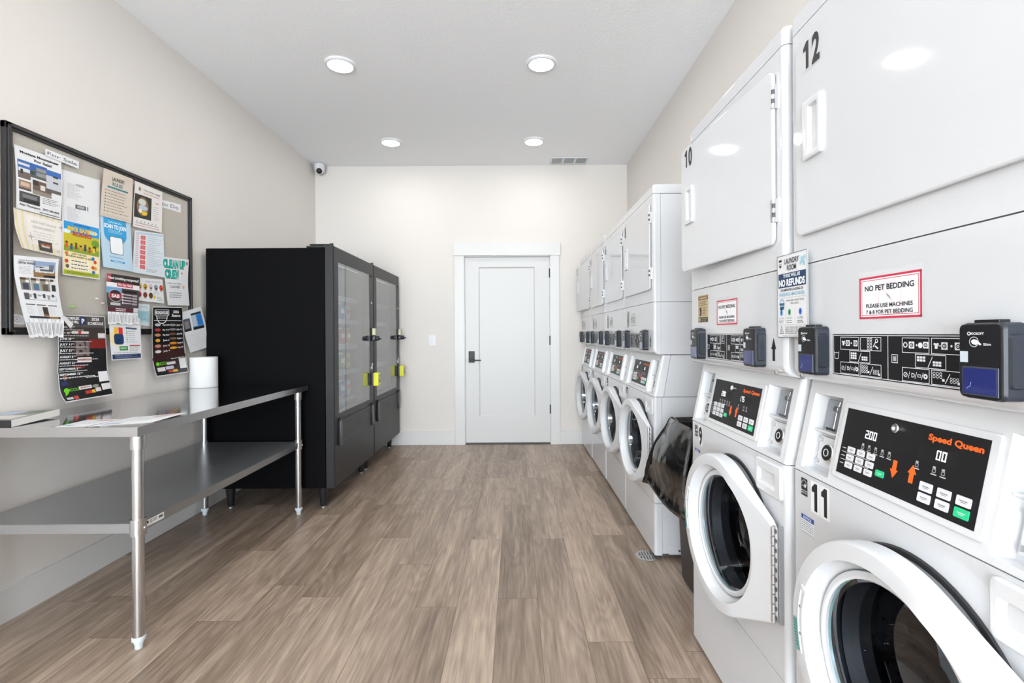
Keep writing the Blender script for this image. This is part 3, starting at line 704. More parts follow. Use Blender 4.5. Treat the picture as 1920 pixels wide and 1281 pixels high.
# washer door: origin at the hinge axis
HXW = .318
def outline(scale=1.0, n=96):
    pts = []; R = .242
    B = [(HXW-CX, .128), (HXW-CX, -.128)]
    for i in range(n):
        a = 2*pi*i/n; c, s_ = cos(a), sin(a); r = R
        # straight cheeks run from the circle to the hinge plate
        if c > 0:
            T = (R*cos(radians(62)), R*sin(radians(62))); Pn = B[0]; sg = 1 if s_ >= 0 else -1
            # intersect ray with segment T-Pn (mirrored for the lower half)
            dx, dz = Pn[0]-T[0], Pn[1]-T[1]; ss = abs(s_); den = c*dz-ss*dx
            if abs(den) > 1e-9:
                k = (T[0]*dz-T[1]*dx)/den
                x, z = c*k, ss*k
                if x >= T[0]-1e-6 and k > 0:
                    r = k if x <= Pn[0] else Pn[0]/c
        pts.append((CX+r*c*scale, CZ+r*s_*scale))
    return pts
N = 96; circ = lambda R, dx=0: [(CX+dx+R*cos(2*pi*i/N), CZ+R*sin(2*pi*i/N)) for i in range(N)]
def yy(x, y): # front face slopes back towards the hinge
    t_ = max(0, (x-(CX+.10))/(HXW-CX-.10)); return y*(1-.55*t_)
mb = MB()
rings = [[(x, -.006, z) for x, z in outline(.97)], [(x, -.012, z) for x, z in outline(1.0)], [(x, yy(x, -.04), z) for x, z in outline(1.0)], [(x, yy(x, -.05), z) for x, z in outline(.99)],
         [(x, yy(x, -.054), z) for x, z in outline(.97)], [(x, min(yy(x, -.054), -.034), z) for x, z in circ(.205)], [(x, -.03, z) for x, z in circ(.198)], [(x, -.012, z) for x, z in circ(.186)], [(x, -.006, z) for x, z in circ(.184)]]
rings = [[(x-HXW, y, z) for x, y, z in rg] for rg in rings]
mb.loft(rings, M['ringplastic']); wd = mb.build('washer_door', tower, (HXW, 0, 0), smooth=50)
DXW = CX-HXW
MB().lathe([(.187, .022), (.182, .025), (.176, .0255), (.172, .022), (.176, .012), (.187, .012)], (DXW, 0, CZ), (0, -1, 0), M['ringplastic'], 64).build('bezel_ring', wd)
mb = MB(); prof = [(.176, .014), (.166, .006), (.158, -.03), (.15, -.07), (.138, -.1), (.11, -.118), (.06, -.128), (0, -.13)]
mb.lathe(prof, (DXW, 0, CZ), (0, -1, 0), M['bowl'], 64); mb.build('glass_bowl', wd)
MB().lathe([(.186, .012), (.186, .018), (.178, .018), (.174, .008)], (DXW, 0, CZ), (0, -1, 0), pm('greenish_seal', (.35, .55, .53), .15), 64).build('glass_seal', wd)
mb = MB() # grip on the left of the ring
def arc(R, a0, a1, k=12): return [(DXW+R*cos(radians(a0+(a1-a0)*i/k)), CZ+R*sin(radians(a0+(a1-a0)*i/k))) for i in range(k+1)]
o_ = arc(.216, 158, 202)+arc(.198, 201, 159); i_ = arc(.213, 160.5, 199.5)+arc(.201, 199, 161); i2 = arc(.211, 161, 199)+arc(.203, 198, 162)
mb.loft([[(x, -.05, z) for x, z in o_], [(x, -.0562, z) for x, z in o_], [(x, -.0567, z) for x, z in i_], [(x, -.0543, z) for x, z in i2]], M['ringplastic'], cap1=True)
for z in (.03, -.03): mb.cyl((DXW-.207, -.054, CZ+z), (DXW-.207, -.0562, CZ+z), .003, M['hinge'], 10)
mb.build('grip', wd)
mb = MB()
for k in range(10):
    z = .452+k*.0252; mb.cyl((0, -.024, z), (0, -.024, z+.022), .0055, M['hinge'], 12)
    mb.box(.0, -.0225, z+.007, .009, -.019, z+.016, M['seam'])
mb.box(-.0045, -.0235, .448, .0015, -.0195, .703, M['hinge']); mb.box(.0035, -.012, .448, .010, -.0008, .703, M['hinge']); mb.build('piano_hinge', wd)
mb = MB(); TL_ = pm('teal_label', srgb('#6fa5a0'), .4)
S = Sheet(lambda u, v, h: (DXW-(.2424+h)*cos(radians(v*0+ (u-.0)*0+14+v/.243*57.3-14)), -.036+u*0-u, CZ+.03-v), mb, .01)
def lab(u, v, h):
    th = radians(181+v*250); R = .2175+u; yv = -.0538
    return (DXW+(R+h)*cos(th), yv-.0008-h, CZ+(R+h)*sin(th))
S = Sheet(lab, mb, .002); S.rect(0, 0, .0155, .07, TL_, 0)
for k in range(9): S.rect(.0015, .006+k*.0065, .014, .0075+k*.0065, '#2e5d5a', 1)
S.mb.build('warning_label', wd)
# detergent drawer
mb = MB(); a, b, c, e = .192, .326, .765, .856
o = rrect(a, c, b, e, .012, 4); o2 = rrect(a+.004, c+.004, b-.004, e-.004, .01, 4); i1 = rrect(a+.012, c+.02, b-.028, e-.026, .006, 4); i2 = rrect(a+.022, c+.028, b-.032, e-.03, .005, 4)
mb.loft([[(x, -.0005, z) for x, z in o], [(x, -.006, z) for x, z in o], [(x, -.0085, z) for x, z in o2], [(x, -.0085, z) for x, z in i1]], M['plastic'])
mb.loft([[(x, -.0085, z) for x, z in i1], [(x, -.0015, z) for x, z in i2]], M['plastic'], cap1=True)
mb.build('detergent_drawer', tower, smooth=30)
# small labels on the washer front
S = Sheet(FP(-.302, .852), None, 1); S.rect(0, 0, .026, .042, '#17181a', 0); S.ring(.013, .014, .0105, .0012, '#e8e8e8', 1, 18, 0, 180)
S.poly([(.013+.007*cos(radians(90+36*k))*(1 if k % 2 == 0 else .42)+.004, .017-.007*sin(radians(90+36*k))*(1 if k % 2 == 0 else .42)) for k in range(10)], '#e8e8e8', 1)
S.text('energy', .0035, .02, .004, '#e8e8e8', 'L', 0, width=.013); S.rect(0, .029, .026, .0305, '#e8e8e8', 1); S.text('ENERGY STAR', .013, .0365, .0035, '#e8e8e8', 'C', 1, width=.023)
S.mb.build('efficiency_label', tower)
S = Sheet(FP(-.302, .764), None, 1); S.rect(0, 0, .052, .042, '#eceef2', 0); S.rect(0, 0, .052, .011, '#1d4f9e', 1); S.text('NOTICE', .026, .0088, .0066, '#eef2ff', 'C', 1)
S.greek(.002, .015, .05, 5, .0048, .0013, '#5a5f68', .15, word=.006); S.rect(0, .0412, .052, .042, '#444444', 1); S.mb.build('notice_label', tower)

# customised pieces per tower
def number(parent, s, x, z, h, name='number_decal', y=0):
    w_ = h*.56*len(s); S = Sheet(lambda u, v, hh: (x+u, y-.0003-hh, z-v), None, 1)
    for k, ch in enumerate(s):
        S.rect(k*h*.56, 0, (k+1)*h*.56-.002, h*1.12, '#eceef0' if name == 'washer_number' else M['enamel'], 0)
        if ch == '1': # condensed grotesque one
            u = k*h*.56+h*.12; S.poly([(u+h*.1, h*1.04), (u+h*.1, h*.38), (u-h*.06, h*.38), (u-h*.06, h*.24), (u+h*.12, h*.06), (u+h*.27, h*.06), (u+h*.27, h*1.04)], '#1f1c1b', 1)
        else: S.text(ch, k*h*.56+h*.25, h*1.03, h*.98, '#1f1c1b', 'C', 2, width=h*.46, l=1)
    return S.mb.build(name, parent)
def sign_pet(parent, x, z, w_=.156, h=.082):
    S = Sheet(FP(x, z), None, 1); S.rect(-.003, -.011, w_+.003, h+.003, '#d3d4d8', 0); S.rect(0, 0, w_, h, '#f1f2f5', 1); S.frame(0, 0, w_, h, .004, '#c9304c', 2); S.frame(.0065, .0065, w_-.0065, h-.0065, .0012, '#c9304c', 2)
    S.ring(w_*.52, h*.52, .03, .003, '#f3dfe4', 2, 28); S.line((w_*.52-.02, h*.52-.02), (w_*.52+.02, h*.52+.02), .003, '#f3dfe4', 2)
    S.rect(w_*.44, h*.44, w_*.54, h*.56, '#e6e7ec', 2)
    S.text('NO PET BEDDING', w_/2, h*.335, .0105, '#20242c', 'C', 1, width=w_*.79, l=3); S.text('PLEASE USE MACHINES', w_/2, h*.735, .0075, '#20242c', 'C', 1, width=w_*.75, l=3)
    S.text('7 & 8 FOR PET BEDDING', w_/2, h*.885, .0075, '#20242c', 'C', 1, width=w_*.75, l=3)
    o = S.mb.build('pet_bedding_sign', parent); o['label'] = 'red-bordered sign forbidding pet bedding'; return o
def sign_tan(parent, x, z):
    S = Sheet(FP(x, z), None, 1); w_, h = .098, .102; S.rect(0, 0, w_, h, '#c9b48c', 0); S.rect(.004, .004, w_-.004, .018, '#6a4a3c', 1); S.text('WARNING!', w_/2, .0155, .009, '#d9c8a0', 'C', 1, width=.08)
    S.greek(.012, .024, w_-.01, 3, .006, .0022, '#4b3b30', .2, word=.012); S.poly([(.012, .05), (.03, .042), (.036, .06), (.03, .078), (.014, .076), (.02, .062)], '#3c2d25', 1)
    S.greek(.045, .046, w_-.01, 6, .0055, .002, '#4b3b30', .4, word=.012); S.rect(.004, .082, w_-.004, h-.003, '#26382f', 1); S.rect(.01, .085, .024, .097, '#c9b48c', 2); S.greek(.03, .086, w_-.01, 2, .006, .002, '#c9b48c', .2, 2)
    o = S.mb.build('warning_sign', parent); o['label'] = 'small tan and brown printed warning notice'; return o
def sign_grey(parent, x, z, w_, h, solid):
    S = Sheet(FP(x, z), None, 1); S.rect(0, 0, w_, h, '#d9dadc' if not solid else '#9b9a96', 0); S.frame(.002, .002, w_-.002, h-.002, .0015, '#9a9c9f', 1)
    S.greek(.01, h*.3, w_-.008, 4, h*.12, h*.05, '#5c5e61', .2, word=.02); o = S.mb.build('notice_sticker', parent); return o
def make_tower(src, loc, rz, label, wn_, dn, wa, da, big):
    """copy the model tower, set its door angles and its own numbers and stickers"""
    t = copy_tree(src) if src else tower
    t.location = loc; t.rotation_euler = (0, 0, rz); tag(t, label, 'washer and dryer', 'stacked washer and dryer towers')
    ch = {c.name.split('.')[0]: c for c in t.children}
    ch['washer_door'].rotation_euler = (0, 0, radians(wa)); ch['dryer_door'].rotation_euler = (0, 0, radians(da))
    ch['washer_door']['label'] = 'round glass washer door'; ch['dryer_door']['label'] = 'flat white dryer door'
    p = ch['dryer_front_panel']
    o = number(t, wn_, -.262 if big else -.272, .856, .066, 'washer_number'); o['label'] = 'black number %s on the washer' % wn_
    o = number(ch['dryer_door'], dn, -.566, 1.904-.008, .066, 'dryer_number', -.0127); o['label'] = 'number %s on the dryer door' % dn
    if big: sign_pet(p, -.088, 1.316)
    else: sign_grey(p, -.26, 1.345, .05, .1, True); sign_grey(p, -.165, 1.328, .12, .078, False)
    return t, ch, p
RZ = radians(-90)
proto_src = copy_tree(tower)          # clean copy kept only while the row is assembled
T9, ch9, p9 = make_tower(None, (.693, 1.6035, 0), RZ, 'white washer and dryer tower numbered 9 and 10, upper door standing ajar', '9', '10', 2.5, 3.7, True)
sign_tan(p9, -.262, 1.347)
T11, ch11, p11 = make_tower(proto_src, (.697, .909, 0), RZ-radians(.8), 'white washer and dryer tower numbered 11 and 12, nearest to the camera', '11', '12', 2.5, 0, True)
far = [(.732, 2.957, '7', '8', 'fourth white washer and dryer tower of the far row, beside the black bin', 2.5, 0),
       (.729, 3.641, '5', '6', 'third white washer and dryer tower of the far row, between two others', 2.5, 0),
       (.722, 4.325, '3', '4', 'second white washer and dryer tower from the far wall', 2.5, .5),
       (.714, 5.007, '1', '2', 'white washer and dryer tower standing against the far wall, its dryer door slightly open', 2.5, 4)]
for (x, y, wn_, dn, lab_, wa, da) in far:
    tw = make_tower(proto_src, (x, y, 0), RZ+radians(.3), lab_, wn_, dn, wa, da, False)
    if wn_ == '7': side_bracket(tw[1]['kick_panel'])
def remove_tree(o):
    for c in list(o.children): remove_tree(c)
    bpy.data.objects.remove(o)
remove_tree(proto_src)
# tower 9 shows 1.75 on its dryer display
for c in ch9['control_panel'].children:
    if c.name.startswith('display') and c.data == disp_b.data:
        S = Sheet(PPf(PX0, PT1, .0048), None, 1); seg7(S, '8888', PW*.62, PH*.26, .0165, ink('#1b1b1c')); seg7(S, '1.75', PW*.62, PH*.26, .0165, LED)
        n_ = S.mb.build('display', ch9['control_panel']); bpy.data.objects.remove(c); break

# laundry room notice taped across the joint between the two nearest towers
def laundry_sign():
    w_, h = .133, .21; x0, yf, zt = .6875, 1.290, 1.405
    S = Sheet(lambda u, v, hh: (x0-hh-.0004, yf-u, zt-v), None, 1)
    S.mb.box(x0, yf-w_, zt-h, x0+.0012, yf, zt, M['white'])
    K = '#26303c'; S.frame(0, 0, w_, h, .0012, '#3a4148', 1)
    S.rect(.008, .01, .022, .016, K, 1); S.ring(.015, .025, .006, .0012, K, 1); S.disc(.015, .027, .0035, K, 1)
    S.text('LAUNDRY', .067, .0235, .0135, K, 'C', 1, width=.064); S.text('ROOM', .067, .0405, .0135, K, 'C', 1, width=.04)
    for (u, v, r) in ((.112, .022, .006), (.122, .017, .004), (.105, .03, .003), (.12, .031, .004)): S.disc(u, v, r, '#9cc6dc', 1, 10, r*1.5)
    S.rect(.006, .047, w_-.006, .083, '#1e3c60', 1); S.text('THERE WILL BE', w_/2, .0575, .0085, '#e9f0f6', 'C', 1, width=.075); S.text('NO REFUNDS', w_/2, .079, .0165, '#f4f8fb', 'C', 2, width=.114)
    S.text('FOR IMPROPER LOADING OF', w_/2, .0925, .006, K, 'C', 1, width=.1); S.text('WASHING MACHINES.', w_/2, .1045, .0085, '#93c3d6', 'C', 1, width=.114)
    S.rect(.006, .109, w_-.006, .1096, '#9aa4ad', 1)
    S.poly([(.01, .122), (.034, .122), (.031, .139), (.013, .139)], '#2f5f80', 1); S.ring(.022, .122, .011, .004, '#8fc0d8', 1, 14, 0, 180); S.rect(.012, .1285, .032, .13, '#dfeaf2', 2)
    S.text('THERE ARE 3 SELECTIONS', .08, .119, .0045, K, 'C', 0, width=.078); S.text('FOR LOADS.', .08, .1265, .0045, K, 'C', 0, width=.036)
    for u, c1, c2 in ((.02, '#bcd9ea', '#2a6ea8'), (.057, '#cfe6d6', '#2d7a55'), (.104, '#c5d3f0', '#1f4fae')):
        S.disc(u, .146, .0085, c1, 1, 18, .011); S.disc(u, .146, .0055, c2, 2, 12, .0075); S.greek(u-.013, .167, u+.013, 2, .0045, .0015, '#555d66', .2, word=.006)
    S.text('REGULAR', .02, .163, .0035, '#9aa7b0', 'C', 0, width=.024); S.text('DELICATE', .057, .163, .0035, '#7da58f', 'C', 0, width=.024); S.text('ULTRA', .104, .163, .0045, K, 'C', 0, width=.024)
    S.rect(.038, .134, .0386, .174, '#aab2ba', 1); S.rect(.08, .134, .0806, .174, '#aab2ba', 1); S.rect(.006, .178, w_-.006, .1786, '#9aa4ad', 1)
    S.line((.011, .2), (.02, .181), .0012, K, 1); S.line((.02, .181), (.029, .2), .0012, K, 1); S.line((.011, .2), (.029, .2), .0012, K, 1); S.text('!', .02, .198, .009, K, 'C', 1)
    for k, s_ in enumerate(('IF YOU HAVE A BULKY OR', 'HEAVY LOAD, IT WILL NOT', 'SPIN PROPERLY WITH', 'JUST THE REGULAR')): S.text(s_, .037, .1855+k*.0052, .0036, K, 'L', 0, width=(.072, .074, .06, .052)[k])
    S.text('Thank you for your cooperation.', w_/2, .2075, .003, K, 'C', 0, width=.08)
    o = S.mb.build('laundry_room_sign'); tag(o, 'tall white and navy NO REFUNDS notice across the joint of the two nearest towers', 'sign'); return o
laundry_sign()

# ------------------------------------------------------------------ bin with its liner
t = empty('trash_can', (.972, 2.265, 0), 0, 'tall dark bin lined with a glossy black bag between two towers', 'trash can')
mb = MB()
def ringz(hx, hy, z, r=.03): return [(x, y, z) for x, y in rrect(-hx, -hy, hx, hy, r, 4)]
mb.loft([ringz(.162, .148, .004), ringz(.17, .155, .03), ringz(.195, .172, .74), ringz(.2, .178, .75), ringz(.2, .178, .765), ringz(.188, .166, .765), ringz(.17, .15, .05)], M['bin'], cap0=True, cap1=True)
mb.build('bin_body', t)
def liner(u, v):
    """u runs once round the rim, v from inside the bin over the rim and down the outside"""
    pr = rrect(-.2, -.178, .2, .178, .04, 6); n = len(pr); k = (u % 1)*n; i = int(k) % n; f = k-int(k)
    p = Vector((*pr[i], 0)).lerp(Vector((*pr[(i+1) % n], 0)), f); nrm = Vector((p.x/.2, p.y/.178, 0)).normalized()
    aisle = max(0, -nrm.x); corner = max(0, 1-(p-Vector((-.2, .178, 0))).length/.26)
    if v < .25:
        q = p*(.86+.14*v/.25); z = .60+.175*(v/.25)
        return q+Vector((0, 0, z))+nrm*.006*sin(u*90)
    d = (v-.25)/.75
    length = .30+.10*aisle-.05*corner+.02*sin(u*23)
    flare = .02+.035*sin(pi*min(1, d*1.1))*aisle+.12*corner*d+.03*aisle*d
    folds = .013*sin(u*74+2.5*d)+.012*sin(u*131+d*4+1)+.01*noise.noise(Vector((u*22, d*2.5, 1)))
    q = p+nrm*(flare+folds*(.25+d)*(1-.2*corner)); q.z = .775+.012*(1-min(1, d*12))-d*length+.012*noise.noise(Vector((u*9, d*3, 5)))
    if q.y > .29: q.y = .29
    return q
mb = MB(); mb.grid(liner, 220, 40, M['bag']); lb = mb.build('bag_liner', t, smooth=80); lb['label'] = 'glossy black bag folded over the rim'
sm = lb.modifiers.new('sheet', 'SOLIDIFY'); sm.thickness = .0015

# ------------------------------------------------------------------ steel work table
TX0, TX1, TY0, TY1, TZ = -2.15, -1.43, 1.856, 3.386, .864
t = empty('steel_work_table', (0, 0, 0), 0, 'long stainless steel work table with an undershelf along the left wall', 'table')
mb = MB(); mb.box(TX0, TY0, TZ-.004, TX1, TY1, TZ, M['steel'], .0012)
e = .037
mb.box(TX1-.0025, TY0, TZ-e, TX1, TY1, TZ-.002, M['steeledge'], .001); mb.box(TX0, TY0, TZ-e, TX1, TY0+.0025, TZ-.002, M['steeledge'], .001); mb.box(TX0, TY1-.0025, TZ-e, TX1, TY1, TZ-.002, M['steeledge']); mb.box(TX0, TY0, TZ-e, TX0+.0025, TY1, TZ-.002, M['steeledge'])
mb.build('table_top', t)
mb = MB(); sx0, sx1, sy0, sy1, sz = TX0+.03, TX1-.03, TY0+.035, TY1-.06, .486
mb.box(sx0, sy0, sz-.003, sx1, sy1, sz, M['galv'], .001)
sh = pm('galvanised_edge', (.42, .43, .44), .4, 1)
mb.box(sx1-.002, sy0, sz-.038, sx1, sy1, sz-.001, sh); mb.box(sx0, sy0, sz-.038, sx1, sy0+.002, sz-.001, sh); mb.box(sx0, sy0, sz-.038, sx0+.002, sy1, sz-.001, sh); mb.box(sx0, sy1-.002, sz-.038, sx1, sy1, sz-.001, sh)
S = Sheet(lambda u, v, h: (sx1+.0003+h, sy0+.028+u, sz-.005-v), mb, 1); S.rect(0, 0, .115, .026, '#dcdcda', 0); S.rect(.004, .004, .03, .014, '#222222', 1); S.greek(.036, .005, .08, 2, .007, .003, '#444444', .1, word=.01); S.rect(.086, .006, .108, .016, '#555555', 1)
S.mb.build('undershelf', t)
for lx in (TX0+.05, TX1-.038):
    for ly in (TY0+.05, TY1-.075):
        mb = MB(); mb.cyl((lx, ly, .045), (lx, ly, TZ-.035), .0205, M['tube'], 28); lg = mb.build('leg', t)
        MB().lathe([(.0205, 0), (.0265, 0), (.0265, .055), (.0205, .055)], (lx, ly, TZ-.037-.055), (0, 0, 1), M['tube'], 28, close=True).build('top_collar', lg)
        mb = MB(); mb.lathe([(.0207, 0), (.027, 0), (.027, .062), (.0207, .062)], (lx, ly, sz-.047), (0, 0, 1), M['tube'], 28, close=True)
        mb.cyl((lx+.02, ly, sz-.02), (lx+.031, ly, sz-.02), .006, M['tube'], 10); mb.build('shelf_collar', lg)
        mb = MB(); mb.lathe([(.0, 0), (.0135, 0), (.014, .012), (.018, .026), (.018, .03), (.0235, .032), (.0235, .044), (.0205, .047), (0, .047)], (lx, ly, 0), (0, 0, 1), pm('pale_nylon_foot', (.55, .6, .62), .4), 24); mb.build('bullet_foot', lg)
# paper towel roll
o = MB().lathe([(.02, .0), (.078, 0), (.081, .003), (.081, .197), (.078, .2), (.022, .2), (.02, .198), (.02, .0)], (0, 0, 0), (0, 0, 1), M['towel'], 48).build('paper_towel_roll', loc=(-2.075, 3.27, TZ+.0005))
tag(o, 'thick white paper roll standing on the far end of the steel table', 'paper roll')

# ------------------------------------------------------------------ pixels of the photograph -> points on a vertical plane of the left wall
def bp_(px, py, X):
    dx, dy = px-VPX, py-VPY; x = dx*cos(ROLL)-dy*sin(ROLL); y = dy*cos(ROLL)+dx*sin(ROLL); s = x/X
    return (FPX/s, EYE-y/s)
# notice board
BY0, BY1, BZ0, BZ1 = 2.076, 3.278, 1.216, 2.126; BF = -2.150; BS = -2.160
t = empty('notice_board', (XL, (BY0+BY1)/2, BZ0), 0, 'large grey fabric notice board in a black frame on the left wall', 'notice board')
def wld(mb, name, parent): # parts authored in world space under a placed root
    o = mb.build(name, parent); o.matrix_parent_inverse = Matrix.Translation(parent.location).inverted(); return o
wld(MB().box(XL+.001, BY0+.02, BZ0+.02, BS, BY1-.02, BZ1-.02, M['cork']), 'fabric_panel', t)
mb = MB(); fw = .033
for (y0, z0, y1, z1) in ((BY0, BZ0, BY1, BZ0+fw), (BY0, BZ1-fw, BY1, BZ1), (BY0, BZ0, BY0+fw, BZ1), (BY1-fw, BZ0, BY1, BZ1)):
    mb.box(XL+.001, y0, z0, BF, y1, z1, M['frameblack'], .004)
    hy = .012 if y1-y0 > .1 else .01
    mb.box(BF-.006, y0+.01, z0+.01, BF+.006, y1-.01, z1-.01, M['frameblack'], .005)
wld(mb, 'frame', t)

RND = random.Random(11)
def paper(name, label, cat, rows, lay, draw, Wm=None, Hm=None, X=BS, curl=None, sheetm=None, group='papers pinned to the notice board', extra=None):
    """rows: [(v, (left px), (right px))] of the photo; the sheet keeps a real place just off the board, with gentle curl"""
    base = X+.0012+lay*.0022
    curl = curl or (lambda a, b: 0)
    rows = sorted(rows)
    rr = []
    for v, l, r in rows:
        L = bp_(*l, base+curl(0, v)); R = bp_(*r, base+curl(1, v)); rr.append((v, Vector(L), Vector(R)))
    if Wm is None: Wm = sum((r-l).length for _, l, r in rr)/len(rr)
    if Hm is None: Hm = sum((rr[i+1][1]-rr[i][1]).length for i in range(len(rr)-1))
    def interp(v):
        if v <= rr[0][0]: return rr[0][1], rr[0][2]
        for i in range(len(rr)-1):
            if v <= rr[i+1][0]+1e-9:
                t0, t1 = rr[i][0], rr[i+1][0]; f = (v-t0)/(t1-t0)
                if len(rr) > 2:      # smooth through the middle rows
                    def cr(k):
                        p1, p2 = rr[i][k], rr[i+1][k]; p0 = rr[i-1][k] if i > 0 else p1*2-p2; p3 = rr[i+2][k] if i+2 < len(rr) else p2*2-p1
                        return .5*((2*p1)+(-p0+p2)*f+(2*p0-5*p1+4*p2-p3)*f*f+(-p0+3*p1-3*p2+p3)*f**3)
                    return cr(1), cr(2)
                return rr[i][1].lerp(rr[i+1][1], f), rr[i][2].lerp(rr[i+1][2], f)
        return rr[-1][1], rr[-1][2]
    def P(u, v, h):
        a, b = u/Wm, v/Hm; L, R = interp(min(1, max(0, b))); q = L.lerp(R, a)
        if b > 1: q = q+(q-Vector((0, 0)))*0+Vector((0, -(b-1)*Hm))
        return Vector((base+curl(min(1, max(0, a)), min(1, b))+h, q.x, q.y))
    S = Sheet(P, None, .02, .00028); S.W, S.H = Wm, Hm
    m = sheetm or M['white']
    S.rect(0, 0, Wm, Hm, m, 0)
    # give the sheet its thickness: back face and edges
    S.mb.grid(lambda a, b: P(Wm*(1-a), Hm*(1-b), -.0004), 10, 10, m)
    draw(S, Wm, Hm)
    if extra: extra(S, Wm, Hm, P)
    o = S.mb.build(name, smooth=60); tag(o, label, cat, group); return o
def pic(S, u0, v0, u1, v1, bands, l=1):
    """little printed photograph: blocks of colour given as fractions (u0, v0, u1, v1, colour)"""
    for a, b, c, e, col in bands: S.rect(u0+(u1-u0)*a, v0+(v1-v0)*b, u0+(u1-u0)*c, v0+(v1-v0)*e, col, l); l += .15
K = '#222222'
def d_montana(S, W, H):
    S.text('Montana Mountaineer', W*.52, H*.1, H*.042, K, 'C', 2, width=W*.84); S.text('For Sale!', W*.58, H*.175, H*.04, K, 'C', 2, width=W*.38)
    pic(S, W*.04, H*.21, W*.30, H*.5, [(0, 0, 1, 1, '#3f66a8'), (.05, .15, .95, .62, '#d8d9dc'), (0, .62, 1, 1, '#6d5f58'), (.2, .5, .4, .75, '#2e2f35')])
    pic(S, W*.30, H*.21, W*.66, H*.44, [(0, 0, 1, 1, '#2c5ea8'), (.0, .45, 1, 1, '#555a55'), (.35, .2, .95, .8, '#8f8f92'), (0, .55, .25, .8, '#33402f')])
    pic(S, W*.64, H*.23, W*.98, H*.6, [(0, 0, 1, 1, '#3a67b4'), (0, .25, 1, .85, '#c3c6cc'), (.45, .2, .8, .55, '#33363c'), (0, .85, 1, 1, '#5b5753')])
    pic(S, W*.05, H*.53, W*.31, H*.68, [(0, 0, 1, 1, '#9a7d6c'), (.15, .2, .85, .6, '#cdb49d'), (0, .8, 1, 1, '#4b4540')])
    pic(S, W*.34, H*.47, W*.76, H*.7, [(0, 0, 1, 1, '#6b5647'), (.4, .25, .65, .6, '#d9d3ca'), (0, .7, 1, 1, '#93877b'), (0, 0, .3, .35, '#3a302b')])
    pic(S, W*.06, H*.71, W*.5, H*.88, [(0, 0, 1, 1, '#4a4646'), (.15, .2, .85, .55, '#77787c'), (.2, .6, 1, 1, '#28272a')])
    S.greek(W*.56, H*.72, W*.97, 4, H*.028, H*.008, '#444444', .3, word=.012)
    S.text('Alan Thompson', W*.06, H*.935, H*.034, K, 'L', 1, width=W*.45); S.text('(907) 288-4905', W*.95, H*.925, H*.034, K, 'R', 1, width=W*.38); S.greek(W*.5, H*.965, W*.96, 1, 1, H*.014, K, 0, word=.006)
paper('for_sale_flyer', 'white flyer with blue-sky trailer photos headed Montana Mountaineer', 'flyer', [(0, (26.2, 270.3), (114.8, 301.9)), (1, (30.4, 389.7), (114, 412))], 3, d_montana, curl=lambda a, b: .004*sin(b*pi)+.003*b)
def d_label(txt):
    def f(S, W, H): S.text(txt, W*.5, H*.72, H*.46, '#333333', 'C', 0, width=W*.88)
    return f
paper('heading_card', 'small white card reading For Sale at the top of the notice board', 'card', [(0, (84.8, 278.5), (148, 303)), (1, (84.8, 291.5), (147.5, 316.6))], 4.6, d_label('For Sale'))
paper('heading_card', 'small white card ending in to Do at the top right of the notice board', 'card', [(0, (256, 362), (338.9, 383.8)), (1, (256, 374.5), (338.9, 399))], 0, d_label('Things to Do'))
def d_list(S, W, H):
    S.disc(W*.46, H*.2, W*.12, '#c5c6c8', 1, 20, H*.03); S.text('ROADHOUSE', W*.46, H*.21, H*.022, '#8a8b8d', 'C', 1, width=W*.2)
    S.greek(W*.14, H*.2, W*.5, 15, H*.017, H*.006, '#b4b5b8', .5, word=.01)
    pic(S, W*.34, H*.53, W*.68, H*.6, [(0, 0, 1, 1, '#5b5e66'), (.15, .2, .7, .75, '#a9abb0'), (.82, 0, .92, 1, '#e0e0e0')])
    S.greek(W*.14, H*.6, W*.5, 18, H*.017, H*.006, '#b4b5b8', .5, word=.01)
paper('printed_list', 'plain white sheet of faint grey schedule text left of the laundry rules', 'paper', [(0, (114.8, 317), (187.4, 338.2)), (1, (116, 430), (186.4, 444))], 1, d_list, curl=lambda a, b: .004*a*b)
def d_rules(S, W, H):
    S.text('LAUNDRY', W*.5, H*.19, H*.075, '#2b2523', 'C', 1, width=W*.42); S.text('RULES', W*.48, H*.295, H*.075, '#2c6f86', 'C', 1, width=W*.33)
    S.rect(W*.16, H*.325, W*.84, H*.36, '#2d7f86', 1)
    for k in range(8): S.disc(W*.12, H*(.42+.064*k), W*.02, '#4b7380', 1, 10); S.greek(W*.17, H*(.412+.064*k), W*.9, 1, 1, H*.012, '#6c5f54', .35, word=.014)
    for k in range(12): S.ring(W*(.1+.07*k), H*.955, W*.03, W*.006, '#8fa8a0' if k % 2 else '#b08f78', 1, 10)
    for k in range(5): S.ring(W*(.74+.05*k), H*(.07+.02*(k % 2)), W*.02, W*.005, '#b7a595', 1, 8)
paper('laundry_rules_poster', 'tan poster headed LAUNDRY RULES with a teal bar', 'poster', [(0, (194.9, 314.8), (249, 335.8)), (.5, (190.6, 360), (248.2, 378)), (1, (187.4, 403.8), (246, 419))], 4, d_rules, sheetm=pm('tan_paper', (.68, .59, .5), .6), curl=lambda a, b: .012*(1-b)**2*(1-a)+.003)
